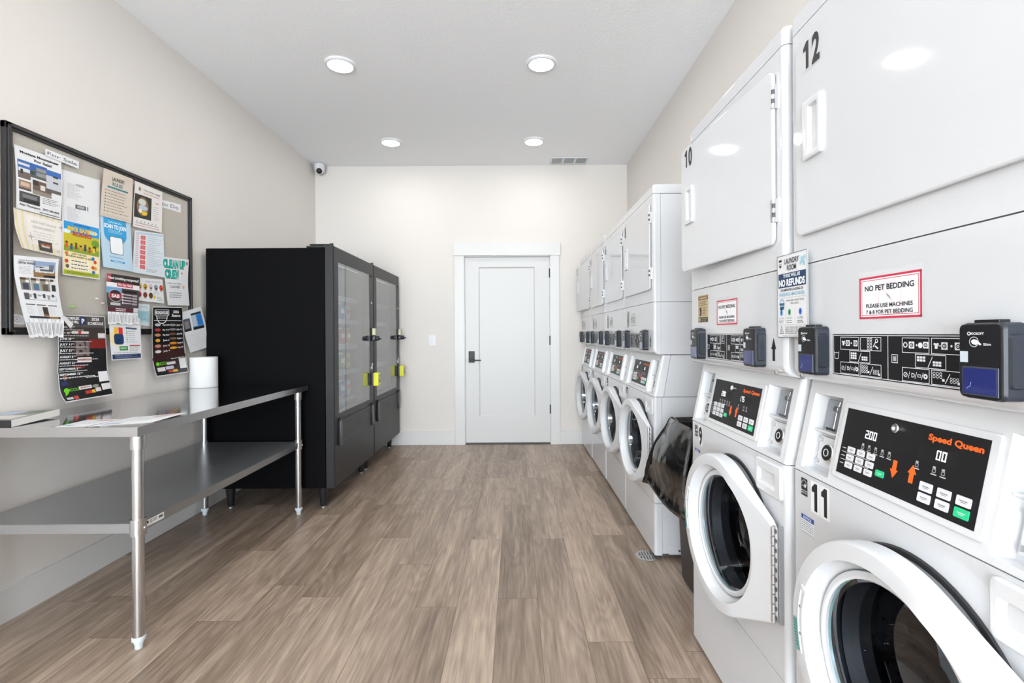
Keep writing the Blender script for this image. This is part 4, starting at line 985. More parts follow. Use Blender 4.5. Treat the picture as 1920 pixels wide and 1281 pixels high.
def d_stand(S, W, H):
    S.disc(W*.17, H*.13, W*.06, '#d8c3b2', 1); S.rect(W*.15, H*.1, W*.19, H*.16, '#4a2f26', 2); S.text('THE OPEN ARMS', W*.6, H*.14, H*.035, '#77787c', 'C', 1, width=W*.62); S.rect(W*.3, H*.18, W*.88, H*.2, '#caa58c', 1)
    S.rect(W*.02, H*.25, W*.6, H*.77, '#25261f', 1); S.disc(W*.3, H*.5, W*.2, '#8c6a48', 2, 24, H*.21); S.disc(W*.28, H*.4, W*.13, '#cfd2cc', 3, 16, H*.07); S.disc(W*.32, H*.52, W*.15, '#b9c9d8', 3, 16, H*.06); S.disc(W*.36, H*.64, W*.1, '#e3c02c', 4, 14, H*.05); S.disc(W*.22, H*.6, W*.06, '#e8e4dc', 4, 12, H*.05)
    S.rect(W*.75, H*.32, W*.86, H*.34, '#c94a3a', 1); S.greek(W*.68, H*.42, W*.92, 7, H*.05, H*.012, '#9fa2a6', .4, word=.01)
    for k in range(6): S.disc(W*(.12+.13*k), H*.85, W*.02, '#7b8796', 1, 8)
    S.rect(W*.08, H*.885, W*.86, H*.9, '#8c8c8c', 1); S.greek(W*.06, H*.94, W*.9, 1, 1, H*.014, '#b0613f', 0, word=.01)
paper('food_stand_flyer', 'white flyer with a dark picture of stacked plates and yellow flowers', 'flyer', [(0, (253.4, 339.3), (304.5, 360.4)), (.5, (250.6, 383), (304, 399)), (1, (249.4, 424.8), (303.3, 436.5))], 4, d_stand, sheetm=pm('cream_paper', (.78, .74, .71), .6), curl=lambda a, b: .01*(1-a)*(1-b))
def d_stripe(S, W, H):
    for k in range(9): S.rect(W*(.02+.11*k), 0, W*(.055+.11*k), H, '#e6d8a4', 1)
    S.rect(W*.22, H*.08, W*.88, H*.82, '#ece6df', 2); S.text('NEW PARTNERSHIP', W*.53, H*.25, H*.06, '#a7a39d', 'C', 0, width=W*.46, l=3); S.text('MANAGEMENT', W*.53, H*.38, H*.07, '#a7a39d', 'C', 0, width=W*.42, l=3)
    S.greek(W*.32, H*.46, W*.78, 4, H*.07, H*.014, '#bdb8b1', .2, 3, .02)
    for u, v, r in ((.86, .2, .1), (.26, .62, .1), (.94, .36, .05)): S.poly([(W*u+(r*W if k % 2 == 0 else r*W*.25)*cos(pi/4*k)*.6, H*v-(r*W if k % 2 == 0 else r*W*.25)*sin(pi/4*k)) for k in range(8)], '#b5b0a8', 4)
    pic(S, W*.38, H*.68, W*.66, H*.95, [(0, 0, 1, 1, '#4a4745'), (.1, .25, .9, .45, '#b9632f'), (.2, .45, .8, .62, '#c9c4be')], 4); S.text('208-357-XXXX'[:3], W*.74, H*.9, H*.05, '#b7ad9a', 'L', 0, l=4)
paper('striped_notice', 'cream card with pale yellow stripes announcing a new partnership', 'card', [(0, (24.6, 388.5), (127.6, 417.8)), (.5, (29, 428), (128, 451)), (1, (41, 464.6), (128.3, 484.5))], 2, d_stripe, sheetm=pm('pale_cream_paper', (.8, .75, .68), .6), curl=lambda a, b: .018*(1-a)**2*b)
def d_bike(S, W, H):
    S.rect(W*.03, H*.02, W*.97, H*.98, '#f2e3b4', 1); S.rect(W*.03, H*.02, W*.97, H*.22, '#2f9ad8', 2); S.disc(W*.8, H*.14, W*.12, '#d9effb', 3, 12, H*.035); S.disc(W*.1, H*.2, W*.1, '#d9effb', 3, 12, H*.04)
    S.rect(W*.03, H*.22, W*.97, H*.56, '#c9b92c', 2); S.rect(W*.03, H*.46, W*.97, H*.56, '#8aa02e', 3); S.disc(W*.86, H*.33, W*.11, '#6f9a2a', 3, 14, H*.07); S.rect(W*.85, H*.36, W*.88, H*.46, '#6b4a25', 4)
    for k, c in enumerate(('#d8512c', '#2b4a8c', '#7d3b1e', '#e08a2a', '#243a5e', '#b8402a', '#e9c84a')): S.disc(W*(.1+.12*k), H*(.40+.03*(k % 2)), W*.035, '#5a3a20', 4, 10, H*.02); S.rect(W*(.07+.12*k), H*(.42+.03*(k % 2)), W*(.13+.12*k), H*(.5+.02*(k % 2)), c, 4)
    S.text('BIKE SAFETY', W*.5, H*.175, H*.07, '#f3c41f', 'C', 2, width=W*.76, l=7); S.text('RODEO', W*.5, H*.255, H*.07, '#d23b2a', 'C', 2, width=W*.5, l=7); S.rect(W*.28, H*.045, W*.72, H*.065, '#1f5fae', 5)
    S.text('JOIN THE FUN', W*.42, H*.605, H*.026, '#4a3520', 'C', 1, width=W*.4, l=3); S.text('SATURDAY AUGUST 15, 2026', W*.42, H*.655, H*.03, '#4a3520', 'C', 1, width=W*.68, l=3)
    for k in range(3):
        v = H*(.7+.065*k); S.rect(W*.18, v, W*.7, v+H*.05, '#f7f0dc', 2); S.greek(W*.22, v+H*.012, W*.68, 1, 1, H*.018, '#4a4a4a', .2, 3, .012)
    for u, v, c in ((.1, .6, '#e07a2a'), (.8, .62, '#2f6fb8'), (.86, .68, '#d8482c'), (.1, .74, '#c8402a'), (.12, .83, '#555555'), (.8, .79, '#d8482c'), (.87, .8, '#e0a02c'), (.82, .88, '#2f6fb8')): S.disc(W*u, H*v, W*.045, c, 3, 12)
    S.rect(W*.03, H*.9, W*.97, H*.98, '#a9b52e', 2); S.greek(W*.1, H*.925, W*.88, 2, H*.022, H*.008, '#3f4a1c', .1, 3, .012)
paper('bike_safety_poster', 'yellow and blue illustrated BIKE SAFETY RODEO poster', 'poster', [(0, (117.1, 410), (187.8, 427.2)), (.5, (117, 462), (187.4, 477)), (1, (117.1, 515), (186.7, 524.4))], 2.6, d_bike, curl=lambda a, b: .004*b)
def d_scan(S, W, H):
    S.rect(W*.1, H*.02, W*.84, H*.33, '#2f9fd6', 1); S.poly([(W*.47+W*.37*cos(a), H*.33+H*.2*sin(a)) for a in [pi*k/16 for k in range(17)]][::-1], '#2f9fd6', 1)
    for k in range(10): S.rect(W*(.24+.045*k), H*(.085+.012*(k % 2)), W*(.275+.045*k), H*(.1+.012*(k % 2)), '#e9f5fb', 2)
    S.text('SCAN TO JOIN', W*.47, H*.22, H*.08, '#f1f8fc', 'C', 2, width=W*.72, l=2); S.greek(W*.24, H*.25, W*.72, 3, H*.025, H*.008, '#bfe2f3', .3, 2, .012)
    S.poly([(W*x, H*y) for x, y in rrect(.27, .38, .7, .72, .05, 4)][::-1], '#3a3f45', 2); S.poly([(W*x, H*y) for x, y in rrect(.285, .39, .685, .71, .045, 4)][::-1], '#eef2f5', 3)
    for k in range(10): S.rect(W*(.24+.045*k), H*(.77+.012*(k % 2)), W*(.275+.045*k), H*(.785+.012*(k % 2)), '#4a8fb5', 1)
    S.rect(W*.25, H*.84, W*.72, H*.875, '#3b93d0', 1); S.rect(W*.32, H*.852, W*.65, H*.863, '#cfe6f5', 2)
paper('sign_up_poster', 'light blue poster headed SCAN TO JOIN', 'poster', [(0, (187.4, 402.6), (244.7, 416.6)), (.5, (189.5, 450), (246.5, 462)), (1, (193.9, 500.3), (250, 509.9))], 3.4, d_scan, sheetm=pm('pale_blue_paper', (.5, .66, .78), .6), curl=lambda a, b: .008*b*b)
def d_price(S, W, H):
    S.rect(W*.04, H*.03, W*.96, H*.07, '#b9c9d6', 1)
    for k in range(7): S.rect(W*.2, H*(.1+.115*k), W*.36, H*(.195+.115*k), '#d86a6a', 1); S.text('12'[k % 2], W*.28, H*(.165+.115*k), H*.03, '#f3e4e4', 'C', 0, l=2)
    for k in range(16): S.rect(W*.05, H*(.08+.05*k), W*.14, H*(.1+.05*k), '#dba0a6', 1)
    S.greek(W*.42, H*.1, W*.92, 17, H*.043, H*.012, '#a8b2bc', .5, 1, .012); S.greek(W*.4, H*.86, W*.8, 3, H*.03, H*.009, '#7c848c', .4, 1, .012)
paper('price_sheet', 'pale blue and pink sheet with a column of red squares', 'paper', [(0, (252.9, 431.9), (306.3, 438.9)), (.5, (250.5, 471), (308, 481)), (1, (248.7, 510.4), (309.6, 520.9))], 3, d_price, sheetm=pm('ice_paper', (.68, .75, .8), .6), curl=lambda a, b: .006*b)
def d_clean(S, W, H):
    TQ = pm('turquoise_marker', srgb('#1fb5a4'), .5)
    for ln, v, hh, u0, u1 in (('CLEAN UP', .205, .15, -.02, .86), ('CREW', .42, .155, .02, .6)):
        n = len(ln.replace(' ', '')); x = u0
        for ch in ln:
            if ch == ' ': x += .05; continue
            wd_ = (u1-u0-.05*(' ' in ln))/n
            S.text(ch, W*(x+wd_/2), H*(v+.006), H*(hh+.012), '#14332f', 'C', 3, width=W*wd_*1.0, l=1); S.text(ch, W*(x+wd_/2), H*v, H*hh, TQ, 'C', 3, width=W*wd_*.86, l=2); x += wd_
    S.text('make our space', W*.4, H*.545, H*.03, '#2e2e2e', 'C', 0, width=W*.6); S.text('CLEANER!', W*.4, H*.63, H*.055, '#2e2e2e', 'C', 0, width=W*.45); S.disc(W*.78, H*.6, W*.05, '#e3b07a', 1, 8)
    S.greek(W*.12, H*.73, W*.8, 3, H*.045, H*.014, '#5a5a5a', .3, 1, .012); S.disc(W*.72, H*.31, W*.04, '#e09a4a', 1, 6); S.rect(W*.9, H*.06, W*.95, H*.12, '#5b4a38', 1)
paper('cleaning_crew_poster', 'hand-lettered white poster with turquoise bubble letters at the right edge of the board', 'poster', [(0, (306, 481.5), (354, 487)), (.5, (309.5, 527), (352.5, 531)), (1, (315, 572.4), (355.3, 573))], 2, d_clean, curl=lambda a, b: .006+.006*b)
def tabs(n, Lh, spread, m=None, gap=.12, dark='#a8a8a8'):
    def f(S, W, H, P):
        for k in range(n):
            u0 = W*k/n; u1 = W*(k+1-gap)/n; sh = spread*(k-n/2)/n*Lh; LL = Lh*(1-.12*((k*7) % 5)/5)
            A = P(u0, H, 0); B = P(u1, H, 0); C_ = P(u1+sh+.02*LL, H+LL, .004+.003*(k % 3)); D_ = P(u0+sh, H+LL*.98, .003)
            S.mb.faces([[D_, C_, B, A]], m or M['white'])
            for j in (.3, .5, .7):
                q = lambda s, r: A.lerp(D_, r).lerp(B.lerp(C_, r), s)+Vector((.0005, 0, 0))
                S.mb.faces([[q(j-.05, .85), q(j+.03, .85), q(j+.03, .2), q(j-.05, .2)]], ink(dark))
    return f
def d_fifth(S, W, H):
    S.text('LUXURY FRONT LIVING', W*.1, H*.09, H*.022, K, 'L', 0, width=W*.36); S.text('FIFTH WHEEL', W*.1, H*.15, H*.045, K, 'L', 1, width=W*.38); S.greek(W*.1, H*.19, W*.4, 6, H*.024, H*.006, '#8f8f8f', .2, 1, .012)
    pic(S, W*.42, H*.07, W*.93, H*.36, [(0, 0, 1, .6, '#8fa5c4'), (0, .6, 1, 1, '#8c6c47'), (.08, .3, .95, .72, '#d2d2d2'), (.1, .35, .5, .45, '#3a3a3c'), (.3, .5, .9, .62, '#54565c'), (.7, .2, .93, .5, '#6e7278'), (.45, .86, 1, 1, '#1e1e1e')])
    for k, (a, c1, c2) in enumerate(((.1, '#8a8378', '#3a4250'), (.34, '#a7a094', '#52708c'), (.56, '#8f8a7e', '#5c5444'), (.79, '#d9d9d9', '#222428'))): pic(S, W*a, H*.38, W*(a+.22 if k < 3 else .95), H*.56, [(0, 0, 1, 1, c1), (0, 0, .6, .2, '#4b3a2c'), (.2, .45, .8, .95, c2), (.55, .2, .9, .4, '#e8e4dc')])
    S.frame(W*.13, H*.62, W*.9, H*.7, H*.005, '#5a5a5a', 1)
    for k in range(7): S.rect(W*(.13+.11*k), H*(.6+.015*(k % 2)), W*(.19+.11*k), H*(.64+.02*(k % 3)), '#3f4044' if k % 2 == 0 else '#9a9a9a', 2)
    S.rect(W*.13, H*.6, W*.24, H*.7, '#55575c', 3)
    for a in (.12, .38, .66): S.rect(W*a, H*.765, W*(a+.22), H*.78, '#4a4a4a', 1); S.greek(W*a, H*.8, W*(a+.2), 7, H*.02, H*.004, '#a9a9a9', .4, 1, .012)
    S.rect(W*.5, H*.8, W*.63, H*.95, '#3b3430', 2); S.rect(W*.5, H*.92, W*.63, H*.95, '#8a5a33', 2.5); S.rect(W*.14, H*.955, W*.9, H*.99, '#33343a', 2); S.rect(W*.62, H*.955, W*.85, H*.99, '#8f7040', 2.5)
def fan(S, W, H, P):
    tabs(9, .085, -.5)(S, W, H, P)
    A = P(W*.9, H*.96, .006); B = P(W, H*.93, .006); y, z = bp_(138, 609, BS+.04); y2, z2 = bp_(131, 615, BS+.04)
    S.mb.faces([[Vector((BS+.04, y2, z2)), Vector((BS+.04, y, z)), B, A]], M['white'])
paper('fifth_wheel_flyer', 'white flyer headed FIFTH WHEEL with tear-off tabs along its foot', 'flyer', [(0, (25.8, 478.3), (110.5, 486.2)), (.35, (27, 515), (108.5, 522)), (.7, (36, 560), (113.5, 566)), (1, (45, 597), (121, 600))], 9, d_fifth, curl=lambda a, b: .01*(1-b)*a+.016*b*b, extra=fan)
def d_round(S, W, H): S.ring(W*.35, H*.5, H*.3, H*.03, '#666666', 1); S.text('R', W*.35, H*.62, H*.25, '#666666', 'C', 0); S.greek(W*.62, H*.4, W*.95, 2, H*.2, H*.04, '#b0b0b0', .2, 1, .008)
paper('small_card', 'tiny white card with a circled letter in the bottom left corner of the board', 'card', [(0, (24.6, 588.3), (46, 592)), (1, (24.6, 607.5), (46, 609.5))], 0, d_round)
BLK = pm('black_poster_stock', (.018, .017, .018), .25)
def d_motor(S, W, H):
    S.frame(0, 0, W, H, W*.012, '#e8e8e8', 1); S.rect(W*.02, H*.01, W*.98, H*.15, '#4f4a46', 1); S.rect(W*.02, H*.15, W*.98, H*.3, '#3a332f', 1); S.rect(W*.6, H*.3, W*.98, H*.42, '#7d1a14', 1); S.rect(W*.3, H*.31, W*.62, H*.52, '#3b2320', 1)
    S.text('BI', W*.34, H*.5, H*.17, '#7a6f6c', 'L', 2, width=W*.28, l=1.5)
    S.text('MOTORPLEX', W*.08, H*.055, H*.032, W_, 'L', 2, width=W*.36); S.text('AT THE MILL', W*.15, H*.1, H*.032, W_, 'L', 2, width=W*.27); S.rect(W*.44, H*.02, W*.58, H*.115, '#22345c', 2); S.text('P', W*.51, H*.1, H*.06, W_, 'C', 2, l=3)
    S.text('2026', W*.78, H*.06, H*.038, W_, 'C', 1, width=W*.17); S.text('SCHEDULE', W*.78, H*.115, H*.036, W_, 'C', 1, width=W*.34)
    dates = ('APRIL 25', 'MAY 23', 'JUNE 20', 'JULY 11', 'JULY 31', 'AUGUST 8', 'AUGUST 22', 'SEPTEMBER 5', 'SEPTEMBER 12')
    for k, s_ in enumerate(dates):
        v = H*(.152+.0735*k); S.text(s_, W*.03, v+H*.012, H*.026, W_, 'L', 1, width=W*(.032*len(s_))); S.text('TH' if s_[-1] in '1580' or s_[-2:] == '12' else ('ND' if s_[-2:] == '22' else 'RD'), W*(.035+.032*len(s_)), v-H*.002, H*.011, W_, 'L', 1, width=W*.05)
        S.greek(W*.03, v+H*.028, W*(.6+.1*(k % 3)), 1, 1, H*.009, '#cfcfcf', .2, 2, .012)
    S.rect(W*.27, H*.2, W*.62, H*.232, '#d9d4d2', 2); S.rect(W*.4, H*.2, W*.46, H*.232, '#c5402e', 3); S.rect(W*.82, H*.22, W*.98, H*.285, '#e3dedd', 2); S.frame(W*.84, H*.23, W*.96, H*.275, H*.004, '#c58c8c', 3)
    S.rect(W*.37, H*.53, W*.66, H*.59, '#e9e2df', 2); S.text('BRODDRICK'[:0]+'ROADHOUSE', W*.515, H*.572, H*.025, '#b04a44', 'C', 1, width=W*.25, l=3); S.rect(W*.3, H*.62, W*.52, H*.67, '#6b2320', 1.4)
    S.greek(W*.52, H*.78, W*.78, 1, 1, H*.008, '#cfcfcf', 0, 2, .01); S.rect(W*.78, H*.735, W*.98, H*.85, '#e6e6e6', 2)
    S.rect(W*.05, H*.8, W*.16, H*.84, '#1f2f66', 1.4); S.disc(W*.12, H*.765, W*.04, '#7a5346', 1.4)
    GR = pm('lime_print', srgb('#6fd11f'), .5)
    S.disc(W*.12, H*.9, W*.05, GR, 2, 12, H*.03); S.poly([(W*.07, H*.945), (W*.1, H*.89), (W*.14, H*.93)], GR, 2.2); S.text('ICCU', W*.17, H*.915, H*.034, GR, 'L', 1, width=W*.17)
    S.rect(W*.35, H*.872, W*.6, H*.915, '#ded9d8', 2); S.greek(W*.38, H*.885, W*.57, 1, 1, H*.014, '#a34b48', 0, 3, .01); S.disc(W*.68, H*.895, W*.07, '#8a8d8a', 2, 14, H*.022); S.rect(W*.8, H*.88, W*.98, H*.945, '#e3dedd', 2)
    S.rect(W*.45, H*.93, W*.58, H*.955, '#c53a30', 2); S.rect(W*.58, H*.93, W*.65, H*.955, '#e0b52c', 2); S.rect(W*.66, H*.92, W*.77, H*.95, '#e0d0cc', 2); S.rect(W*.2, H*.955, W*.28, H*.985, '#d04a40', 2); S.rect(W*.06, H*.96, W*.18, H*.98, '#cfcfcf', 2)
paper('race_schedule_poster', 'long curling black poster headed 2026 SCHEDULE hanging below the board', 'poster', [(0, (106.6, 590), (196.3, 593.5)), (.4, (109, 650), (199.5, 650)), (.75, (108.8, 705), (202.5, 697)), (.92, (113, 738), (208, 722)), (1, (124, 755), (212.9, 740))], 2.2, d_motor, sheetm=BLK, curl=lambda a, b: .016+.02*max(0, b-.7)/.3*(1-.3*a), group='posters hanging below the notice board')
def d_sab(S, W, H):
    S.rect(0, 0, W, H*.22, '#2c2222', 1); S.rect(0, 0, W*.12, H*.2, '#b04350', 2); S.text('Need something transported?', W*.5, H*.13, H*.07, W_, 'C', 1, width=W*.92, l=3)
    S.rect(0, H*.22, W, H*.34, '#efe9ea', 1); S.rect(W*.3, H*.2, W*.78, H*.31, '#c04a5c', 2); S.text('We Can Help!', W*.54, H*.28, H*.06, W_, 'C', 1, width=W*.42, l=3)
    S.rect(0, H*.34, W, H, '#4a3f42', 1); S.rect(0, H*.34, W*.45, H*.5, '#6fa3cf', 1.5); S.rect(W*.48, H*.38, W*.92, H*.46, '#1f1c1e', 2)
    S.disc(W*.26, H*.56, W*.2, '#c9c4c6', 2, 20, H*.17); S.disc(W*.26, H*.56, W*.185, '#35282b', 2.5, 20, H*.155); S.rect(W*.08, H*.5, W*.44, H*.63, '#a33440', 3); S.text('SAB', W*.26, H*.61, H*.09, '#f1e8e8', 'C', 2, width=W*.24, l=4)
    for k in range(4): S.rect(W*.52, H*(.49+.08*k), W*.76, H*(.515+.08*k), '#d8c9cc', 2); S.rect(W*.78, H*(.48+.08*k), W*.94, H*(.535+.08*k), '#a9a2a5', 2); S.disc(W*.48, H*(.5+.08*k), W*.03, '#d8d8d8', 2, 8)
    S.rect(W*.1, H*.75, W*.4, H*.82, '#c4c4c4', 3); S.rect(0, H*.88, W*.8, H, '#5a2630', 2); S.greek(W*.25, H*.9, W*.6, 2, H*.05, H*.02, '#efe5e7', .1, 3, .012); S.rect(W*.83, H*.86, W*.99, H*.99, '#cfcfcf', 3)
paper('transport_flyer', 'red and black flyer offering transport with tear-off tabs, centre of the board', 'flyer', [(0, (200.2, 512), (262.3, 521.4)), (.5, (199.5, 548), (260.5, 556)), (1, (201.9, 584), (258.8, 587.5))], 5, d_sab, curl=lambda a, b: .006*sin(b*3)+.004+.01*b*b, extra=tabs(8, .068, .05, dark='#b0b0b0'))
def d_school(S, W, H):
    S.text('SUPPLIES', W*.08, H*.14, H*.11, '#c8352c', 'L', 2, width=W*.84); S.rect(W*.1, H*.17, W*.35, H*.19, '#3d8a4a', 1); S.disc(W*.2, H*.5, W*.2, '#f0dca8', 1, 18, H*.18)
    S.rect(W*.14, H*.26, W*.25, H*.45, '#f0b52a', 2); S.rect(W*.27, H*.26, W*.4, H*.44, '#d8352c', 2); S.poly([(W*x, H*y) for x, y in rrect(.12, .4, .42, .64, .07, 4)][::-1], '#1c3a66', 3); S.rect(W*.2, H*.52, W*.34, H*.6, '#152c50', 4)
    S.rect(W*.5, H*.24, W*.86, H*.28, '#47597a', 1)
    for k in range(6): S.disc(W*.53, H*(.325+.05*k), W*.02, ('#6cb06c', '#3a5fa8', '#e0b04a')[k % 3], 1, 8); S.greek(W*.58, H*(.32+.05*k), W*.88, 1, 1, H*.01, '#7c828c', .4, 1, .012)
    S.rect(W*.08, H*.68, W*.22, H*.8, '#e4e6e8', 2); S.rect(W*.27, H*.68, W*.54, H*.78, '#3f8f45', 2); S.greek(W*.3, H*.715, W*.5, 1, 1, H*.02, '#dff0df', 0, 3, .01)
    S.rect(W*.6, H*.65, W*.95, H*.68, '#b8403a', 1); S.greek(W*.6, H*.7, W*.93, 5, H*.025, H*.008, '#7c6f6f', .3, 1, .012); S.greek(W*.08, H*.83, W*.92, 1, 1, H*.01, '#6a78a0', .1, 1, .012)
    S.rect(W*.03, H*.87, W*.97, H*.98, '#1e3358', 1); S.greek(W*.12, H*.89, W*.88, 3, H*.027, H*.01, '#8f9fc0', .3, 2, .012)
paper('school_supplies_flyer', 'white flyer with a drawn navy backpack hanging below the board', 'flyer', [(0, (203.8, 589), (263, 597)), (.5, (206, 634), (264.5, 636)), (1, (209.6, 676), (265.8, 672))], 3.6, d_school, curl=lambda a, b: .014+.004*b, group='posters hanging below the notice board')
def d_candy(S, W, H):
    S.text('CANDY BOUQUETS', W*.62, H*.17, H*.07, '#8a93a8', 'C', 0, width=W*.6)
    for k, c in enumerate(('#d8a030', '#b89a30', '#d8b8b8', '#7f9aa8', '#d84a34', '#b8302c', '#7a3a28', '#5a3a24')):
        u = W*(.12+.2*(k % 5)); v = H*(.36 if k < 5 else .72); S.disc(u, v, W*.075, c, 1, 12); S.disc(u+W*.01, v+W*.03, W*.03, '#5a4030', 2, 8); S.rect(u-W*.05, v+H*.13, u+W*.05, v+H*.16, '#b0a8a8', 1)
    S.disc(W*.65, H*.78, W*.05, '#e2c43a', 1, 8); S.greek(W*.6, H*.56, W*.9, 2, H*.06, H*.02, '#a8b0bc', .3, 1, .012); S.greek(W*.74, H*.76, W*.94, 3, H*.06, H*.02, '#8a8a98', .3, 1, .012)
paper('candy_flyer', 'small white flyer with two rows of tiny coloured sweets pictures', 'flyer', [(0, (256, 520.5), (304.5, 524.4)), (1, (254, 563), (308, 569.4))], 2.4, d_candy, curl=lambda a, b: .004*b)
def d_notice(S, W, H):
    S.text('NOTICE', W*.5, H*.19, H*.11, '#8fb0b8', 'C', 0, width=W*.78); S.rect(W*.1, H*.32, W*.92, H*.8, '#a8d3e0', 1); S.frame(W*.1, H*.32, W*.92, H*.8, H*.012, '#6f9fb0', 2); S.greek(W*.18, H*.38, W*.86, 7, H*.055, H*.016, '#557f90', .2, 2, .01)
paper('small_notice', 'narrow pale blue slip headed NOTICE behind the transport flyer', 'paper', [(0, (250, 569), (280.3, 571.2)), (1, (252, 609), (281, 611.8))], 1, d_notice, sheetm=pm('pale_aqua_paper', (.68, .77, .8), .6))
def d_road(S, W, H):
    S.frame(0, 0, W, H, W*.014, '#e8e8e8', 1); S.poly([(W*x, H*y) for x, y in rrect(.07, .04, .53, .13, .02, 3)][::-1], '#e6e6e6', 1); S.poly([(W*x, H*y) for x, y in rrect(.085, .047, .515, .123, .018, 3)][::-1], '#161616', 2)
    S.text('ROADHOUSE', W*.3, H*.108, H*.045, W_, 'C', 2, width=W*.4, l=3); S.ring(W*.3, H*.135, W*.18, W*.02, '#e6e6e6', 1, 18, 180, 360); S.greek(W*.14, H*.145, W*.47, 2, H*.02, H*.008, '#d0d0d0', 0, 2, .01)
    S.text('2026', W*.76, H*.09, H*.04, W_, 'C', 1, width=W*.2); S.text('Season', W*.76, H*.145, H*.04, W_, 'C', 1, width=W*.29); S.rect(W*.06, H*.2, W*.94, H*.208, '#e0e0e0', 1)
    S.rect(W*.03, H*.55, W*.97, H*.78, '#33100c', 1); S.rect(W*.03, H*.78, W*.97, H*.95, '#230c0a', 1)
    for k, c in enumerate(('#b8b8b8', '#b03434', '#b8865c', '#e0a02c', '#c88a70', '#d8d8d8')): S.disc(W*.17, H*(.27+.075*k), W*(.09 if k not in (3,) else .07), c, 2, 14, H*.022); S.text(('April 30', 'May 9-16', 'May 23rd', 'June 6', 'June 13', 'July 4')[k], W*.42, H*(.28+.075*k), H*.022, W_, 'C', 1, width=W*.2)
    for k, c in enumerate(('#8c8c8c', '#7f7f80', '#6a4a30', '#7a5a4a', '#e08a24', '#e0a82c')): S.disc(W*.64, H*(.27+.068*k), W*.12, c, 2, 14, H*.018); S.text(('July 4', 'July 11', 'July 25', 'August 1', 'August 15', 'August 22')[k], W*.86, H*(.28+.068*k), H*.022, W_, 'C', 1, width=W*.18)
    S.greek(W*.45, H*.74, W*.95, 1, 1, H*.014, '#e0e0e0', 0, 2, .014); S.text('Get your tickets here!', W*.74, H*.79, H*.02, W_, 'C', 1, width=W*.42)
    GR = pm('lime_print', srgb('#6fd11f'), .5); S.disc(W*.12, H*.825, W*.05, GR, 2, 10, H*.022); S.text('ICCU', W*.18, H*.84, H*.032, GR, 'L', 1, width=W*.2); S.rect(W*.38, H*.82, W*.64, H*.85, '#e3d4d4', 2); S.rect(W*.76, H*.8, W*.97, H*.93, '#dcdcdc', 2)
    S.rect(W*.08, H*.87, W*.3, H*.93, '#e2d8d8', 2); S.rect(W*.32, H*.87, W*.56, H*.915, '#c9c9dc', 2); S.rect(W*.38, H*.93, W*.52, H*.965, '#c83a30', 2); S.rect(W*.52, H*.93, W*.66, H*.965, '#e0b52c', 2)
paper('concert_season_poster', 'narrow black poster headed 2026 Season hanging beside the vending machine', 'poster', [(0, (286.2, 575.2), (342.4, 576.4)), (.4, (284.8, 626), (344, 625)), (.8, (287, 680), (348.5, 670)), (1, (293.5, 706.5), (353.6, 698))], 3, d_road, sheetm=BLK, curl=lambda a, b: .016+.012*max(0, b-.75)/.25, group='posters hanging below the notice board')
def d_photo(S, W, H):
    pic(S, W*.02, H*.2, W*.34, H*.52, [(0, 0, 1, 1, '#43566e'), (.15, .2, .8, .85, '#8d7f78'), (0, .8, 1, 1, '#2a2c34')]); pic(S, W*.42, H*.1, W*.92, H*.52, [(0, 0, 1, 1, '#4f8fd0'), (0, 0, .45, .8, '#b8c4d0'), (.5, .2, .9, .75, '#2f7fc8'), (0, .85, 1, 1, '#1f1f24'), (0, 0, 1, .12, '#2b2f38')])
    S.greek(W*.12, H*.62, W*.85, 5, H*.055, H*.01, '#cfd2d6', .3, 1, .02)
paper('photo_card', 'tilted white sheet with two blue photographs touching the black vending machine', 'paper', [(0, (339.6, 586), (376.4, 575.2)), (.5, (345, 622), (386, 612)), (1, (357, 661.5), (387.6, 652))], 1.5, d_photo, curl=lambda a, b: .014+.012*(1-b)*a, group='posters hanging below the notice board')
# push pins
def pin(px, py, col, label):
    y, z = bp_(px, py, BS+.004); mb = MB(); m = pm('pin_'+label.split()[0], col, .35)
    mb.lathe([(0, .001), (.0045, .001), (.0045, .0025), (.0022, .004), (.0022, .009), (.0042, .011), (.0042, .0125), (0, .013)], (BS, y, z), (1, .2, -.1), m, 14)
    o = mb.build('push_pin'); tag(o, label, 'push pin', 'push pins in the board')
pin(133.5, 575.5, (.35, .7, .15), 'green push pin in the bare lower middle of the board'); pin(181, 560, (.75, .72, .66), 'white push pin right of the green pins'); pin(192, 568.5, (.7, .65, .6), 'cream push pin closest to the transport flyer'); pin(138, 574.5, (.4, .75, .2), 'second green push pin touching the first')

